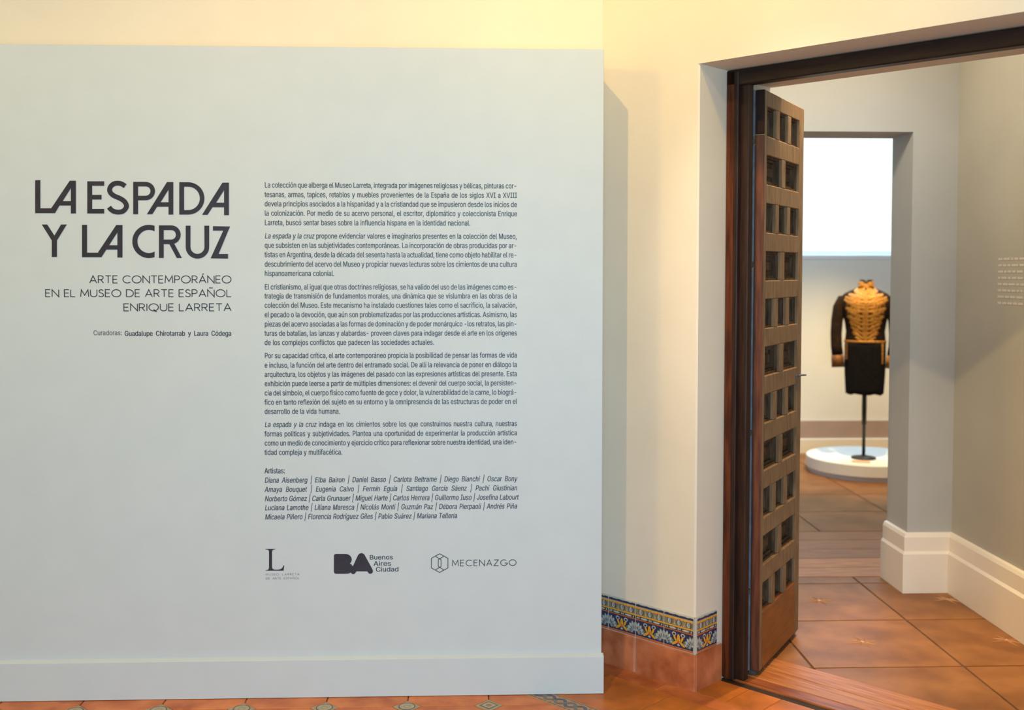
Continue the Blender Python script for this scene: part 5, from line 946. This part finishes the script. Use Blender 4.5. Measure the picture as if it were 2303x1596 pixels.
# logos
b = MB(); b.flat([[(p[0] / 1e4 - ox, p[1] / 1e4) for p in ELL]], YT - oy, 'vinyl_bold')
caps_line(b, "MUSEO LARRETA", -0.7570, -0.6364, 0.4475, 0.0080, 0.0012, 'vinyl_faint', 0.45, 1.2)
caps_line(b, "DE ARTE ESPAÑOL", -0.7570, -0.6364, 0.4330, 0.0080, 0.0012, 'vinyl_faint', 0.35, 1.0)
tag(b.obj('museum_logo', panel), 'serif letter L logo above two tiny grey lines')
b = MB(); b.flat([[(p[0] / 1e4 - ox, p[1] / 1e4) for p in BA]], YT - oy, 'vinyl_bold')
for t, x0, x1, z in (("Buenos", -0.3815, -0.2950, 0.5030), ("Aires", -0.3668, -0.3018, 0.4798), ("Ciudad", -0.3590, -0.2742, 0.4584)):
    sz = 0.0330; draw(b, t, x0, z, sz, (x1 - x0) / twidth(t, sz, 1.0), 'vinyl', 0.010)
tag(b.obj('city_logo', panel), 'solid rounded BA logo with three lines of text')
b = MB()
for lp in HEX: stroke_flat(b, [(p[0] / 1e4, p[1] / 1e4) for p in lp], 0.0024, 'vinyl')
caps_line(b, "MECENAZGO", -0.0795, 0.1545, 0.4750, 0.0240, 0.0024, 'vinyl', 0.30)
tag(b.obj('sponsor_logo', panel), 'outlined hexagon logo with thin capitals')

# faint lettering on the side wall of the middle room
wt = tag(empty('wall_text', (2.3195, 4.62, 1.40)), 'faint pale paragraph on the beige side wall at the right edge', 'lettering')
for r in range(8):
    b = MB(); y = 0.0; z = 0.205 - r * 0.0275
    random.seed(40 + r)
    while y < 0.62:
        L_ = random.uniform(0.02, 0.06); b.box(-0.0008, 0.0, -y - L_, -y, z, z + 0.010, 'pale_letter'); y += L_ + 0.009
    b.obj('text_line', wt)

# ------------------------------------------------------------------ plinth, mannequin, uniform
pl = tag(empty('display_plinth', (3.06, 8.12, 0)), 'low round white plinth carrying the uniform stand', 'plinth')
b = MB(); b.lathe([(0.440, 0.001), (0.440, 0.034), (0.436, 0.035)], 'plinth_kick', 64); b.obj('plinth_base', pl)
b = MB(); b.lathe([(0.452, 0.0352), (0.455, 0.038), (0.455, 0.119), (0.450, 0.125)], 'plinth', 64, 0, 0); b.obj('plinth_disc', pl)
card = MB(); card.bbox(-0.065, 0.065, -0.03, 0.03, 0.0, 0.006, 'card', 0.001)
tag(card.obj('label_card', None, (2.915, 7.845, 0.1255), -0.36), 'small salmon label card lying on the white plinth before the stand', 'card')
ROT = -0.357
st = tag(empty('garment_stand', (2.992, 8.0, 0.1255), ROT), 'black metal garment stand with a round base under the uniform', 'stand')
b = MB(); b.lathe([(0.092, 0.0), (0.094, 0.004), (0.088, 0.012), (0.03, 0.020), (0.014, 0.03)], 'iron_black', 32); b.obj('stand_base', st, smooth=True)
b = MB(); b.lathe([(0.0125, 0.018), (0.0125, 0.26), (0.017, 0.265), (0.018, 0.40), (0.016, 0.62), (0.016, 1.30)], 'iron_black', 16); b.obj('stand_pole', st, smooth=True)
b = MB(); b.lathe([(0.050, 1.298), (0.051, 1.33), (0.049, 1.368), (0.040, 1.376)], 'iron_black', 24); b.obj('neck_block', st, smooth=True)

uni = tag(empty('dress_uniform', (2.992, 8.0, 0.62), ROT), 'dark ceremonial uniform jacket covered in gold embroidery on the stand', 'uniform')
Z0 = 0.62
def ringe(z, hx, hy, cy=0.0, n=28, e=2.2):
    out = []
    for q in range(n):
        a = 2 * PI * q / n; c_, s_ = math.cos(a), math.sin(a)
        out.append((hx * math.copysign(abs(c_) ** (2 / e), c_), cy + hy * math.copysign(abs(s_) ** (2 / e), s_), z - Z0))
    return out
BOD = [(1.015, .150, .096, 0), (1.05, .147, .098, 0), (1.10, .142, .100, 0), (1.17, .152, .110, -.004), (1.25, .170, .120, -.008), (1.32, .182, .120, -.006), (1.365, .180, .108, 0),
       (1.39, .158, .092, 0), (1.41, .120, .078, .002), (1.425, .085, .066, .004), (1.438, .066, .058, .004)]
b = MB(); b.rings([ringe(*r) for r in BOD], 'cloth_dark'); b.obj('jacket_body', uni, smooth=True)
def front_y(x, z):
    for (a_, c_) in zip(BOD[:-1], BOD[1:]):
        if a_[0] <= z <= c_[0]:
            t = (z - a_[0]) / (c_[0] - a_[0]); hx = a_[1] + (c_[1] - a_[1]) * t; hy = a_[2] + (c_[2] - a_[2]) * t; cy = a_[3] + (c_[3] - a_[3]) * t
            u = min(0.97, abs(x) / hx); return cy - hy * (1 - u ** 2.2) ** (1 / 2.2)
    return -0.06
b = MB()
def ribbon(pts, w_, m='gold', lift=0.004):
    vs_ = []; fs_ = []
    for i, p in enumerate(pts):
        a_ = Vector(pts[max(0, i - 1)]); c_ = Vector(pts[min(len(pts) - 1, i + 1)]); d = (c_ - a_).normalized()
        ww = w_ * (0.35 + 0.65 * math.sin(PI * min(1, (i + 0.6) / (len(pts)))))
        for sd in (1, 0, -1):
            x = p[0] - d.y * ww / 2 * sd; z = p[1] + d.x * ww / 2 * sd
            vs_.append((x, front_y(x, z) - (lift if sd == 0 else 0.0015), z - Z0))
        if i:
            k = 3 * i; fs_ += [(k - 3, k - 2, k + 1, k), (k - 2, k - 1, k + 2, k + 1)]
    b.add(vs_, [f_[::-1] for f_ in fs_], m)
def bez(p0, p1, p2, n=9): return [((1 - t) ** 2 * p0[0] + 2 * t * (1 - t) * p1[0] + t * t * p2[0], (1 - t) ** 2 * p0[1] + 2 * t * (1 - t) * p1[1] + t * t * p2[1]) for t in [i / n for i in range(n + 1)]]
ribbon([(0, 1.03 + 0.39 * i / 20) for i in range(21)], 0.044)
for sg in (1, -1):
    ribbon([(sg * 0.016, 1.04 + 0.37 * i / 20) for i in range(21)], 0.012)
    for z, dx_, dz_, bow, ww in ((1.445, .055, -.012, .0, .030), (1.425, .075, .0, .005, .034), (1.405, .085, .010, .01, .036), (1.385, .125, .002, .02, .038), (1.355, .150, .010, .03, .040), (1.335, .158, .010, .03, .030), (1.315, .150, .030, .035, .034), (1.285, .145, -.005, .03, .028), (1.245, .145, .040, .03, .034),
                              (1.215, .135, .005, .025, .024), (1.185, .130, .035, .03, .030), (1.150, .115, .030, .025, .026), (1.115, .105, .025, .02, .026), (1.08, .085, .025, .02, .024), (1.05, .075, .012, .01, .02)):
        ribbon(bez((sg * 0.012, z - 0.03), (sg * dx_ * 0.5, z - bow), (sg * dx_, z + dz_)), ww)
    for cx, cz, r in ((.085, 1.335, .026), (.115, 1.295, .022), (.065, 1.262, .024), (.11, 1.235, .022), (.06, 1.195, .02), (.095, 1.165, .02), (.055, 1.13, .018), (.078, 1.09, .016)):
        ribbon([(sg * (cx + (r - 0.0006 * q) * math.cos(q * .45)), cz + (r - 0.0006 * q) * math.sin(q * .45)) for q in range(15)], 0.011)
tag(b.obj('embroidery', uni), 'dense gold scrollwork across the chest')
b = MB(); b.rings([ringe(z, hx, hy, .004) for z, hx, hy in ((1.420, .078, .066), (1.44, .062, .058), (1.475, .056, .053), (1.482, .054, .051))], 'gold', True, True); b.obj('collar', uni, smooth=True)
b = MB(); b.rings([ringe(z, hx, hy) for z, hx, hy in ((1.018, .154, .101), (1.026, .156, .103), (1.036, .154, .102))], 'gold'); b.obj('waist_braid', uni, smooth=True)
b = MB()
R = []
for i in range(12):
    t = i / 11; z = 1.02 - 0.395 * t; hx = 0.150 + 0.006 * math.sin(t * 3) - 0.012 * t
    r = ringe(z, hx, 0.095 + 0.006 * t, 0, 28, 2.6)
    if i == 11: r = [(p[0], p[1], p[2] + 0.006 * math.sin(q * 1.7)) for q, p in enumerate(r)]
    R.append(r)
b.rings(R, 'cloth_black'); b.obj('skirt', uni, smooth=True)
b = MB(); 
b.box(0.118, 0.132, -0.070, -0.052, 0.24, 0.40, 'gold'); b.obj('tail_trim', uni)
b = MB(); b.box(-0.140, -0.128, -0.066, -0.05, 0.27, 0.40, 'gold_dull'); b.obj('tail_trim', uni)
for sg in (1, -1):
    pts = [(sg * .125, .0, 1.352 - Z0), (sg * .166, -.002, 1.338 - Z0), (sg * .193, -.006, 1.28 - Z0), (sg * .208, -.012, 1.18 - Z0), (sg * .213, -.020, 1.08 - Z0), (sg * .209, -.030, .99 - Z0), (sg * .200, -.040, .92 - Z0)]
    b = MB(); b.tube(pts, [(.030, .035), (.048, .050), (.048, .052), (.044, .048), (.042, .045), (.042, .044), (.043, .044)], 'cloth_dark', 18); b.obj('sleeve', uni, smooth=True)
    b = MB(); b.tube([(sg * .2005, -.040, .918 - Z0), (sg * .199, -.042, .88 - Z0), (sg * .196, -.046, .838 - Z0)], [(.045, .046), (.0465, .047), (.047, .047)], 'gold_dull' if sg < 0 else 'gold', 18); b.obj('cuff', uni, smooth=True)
    b = MB(); b.tube([(sg * .196, -.046, .838 - Z0), (sg * .1955, -.047, .826 - Z0)], [(.0472, .0472), (.047, .047)], 'cloth_dark', 18); b.obj('cuff_hem', uni, smooth=True)
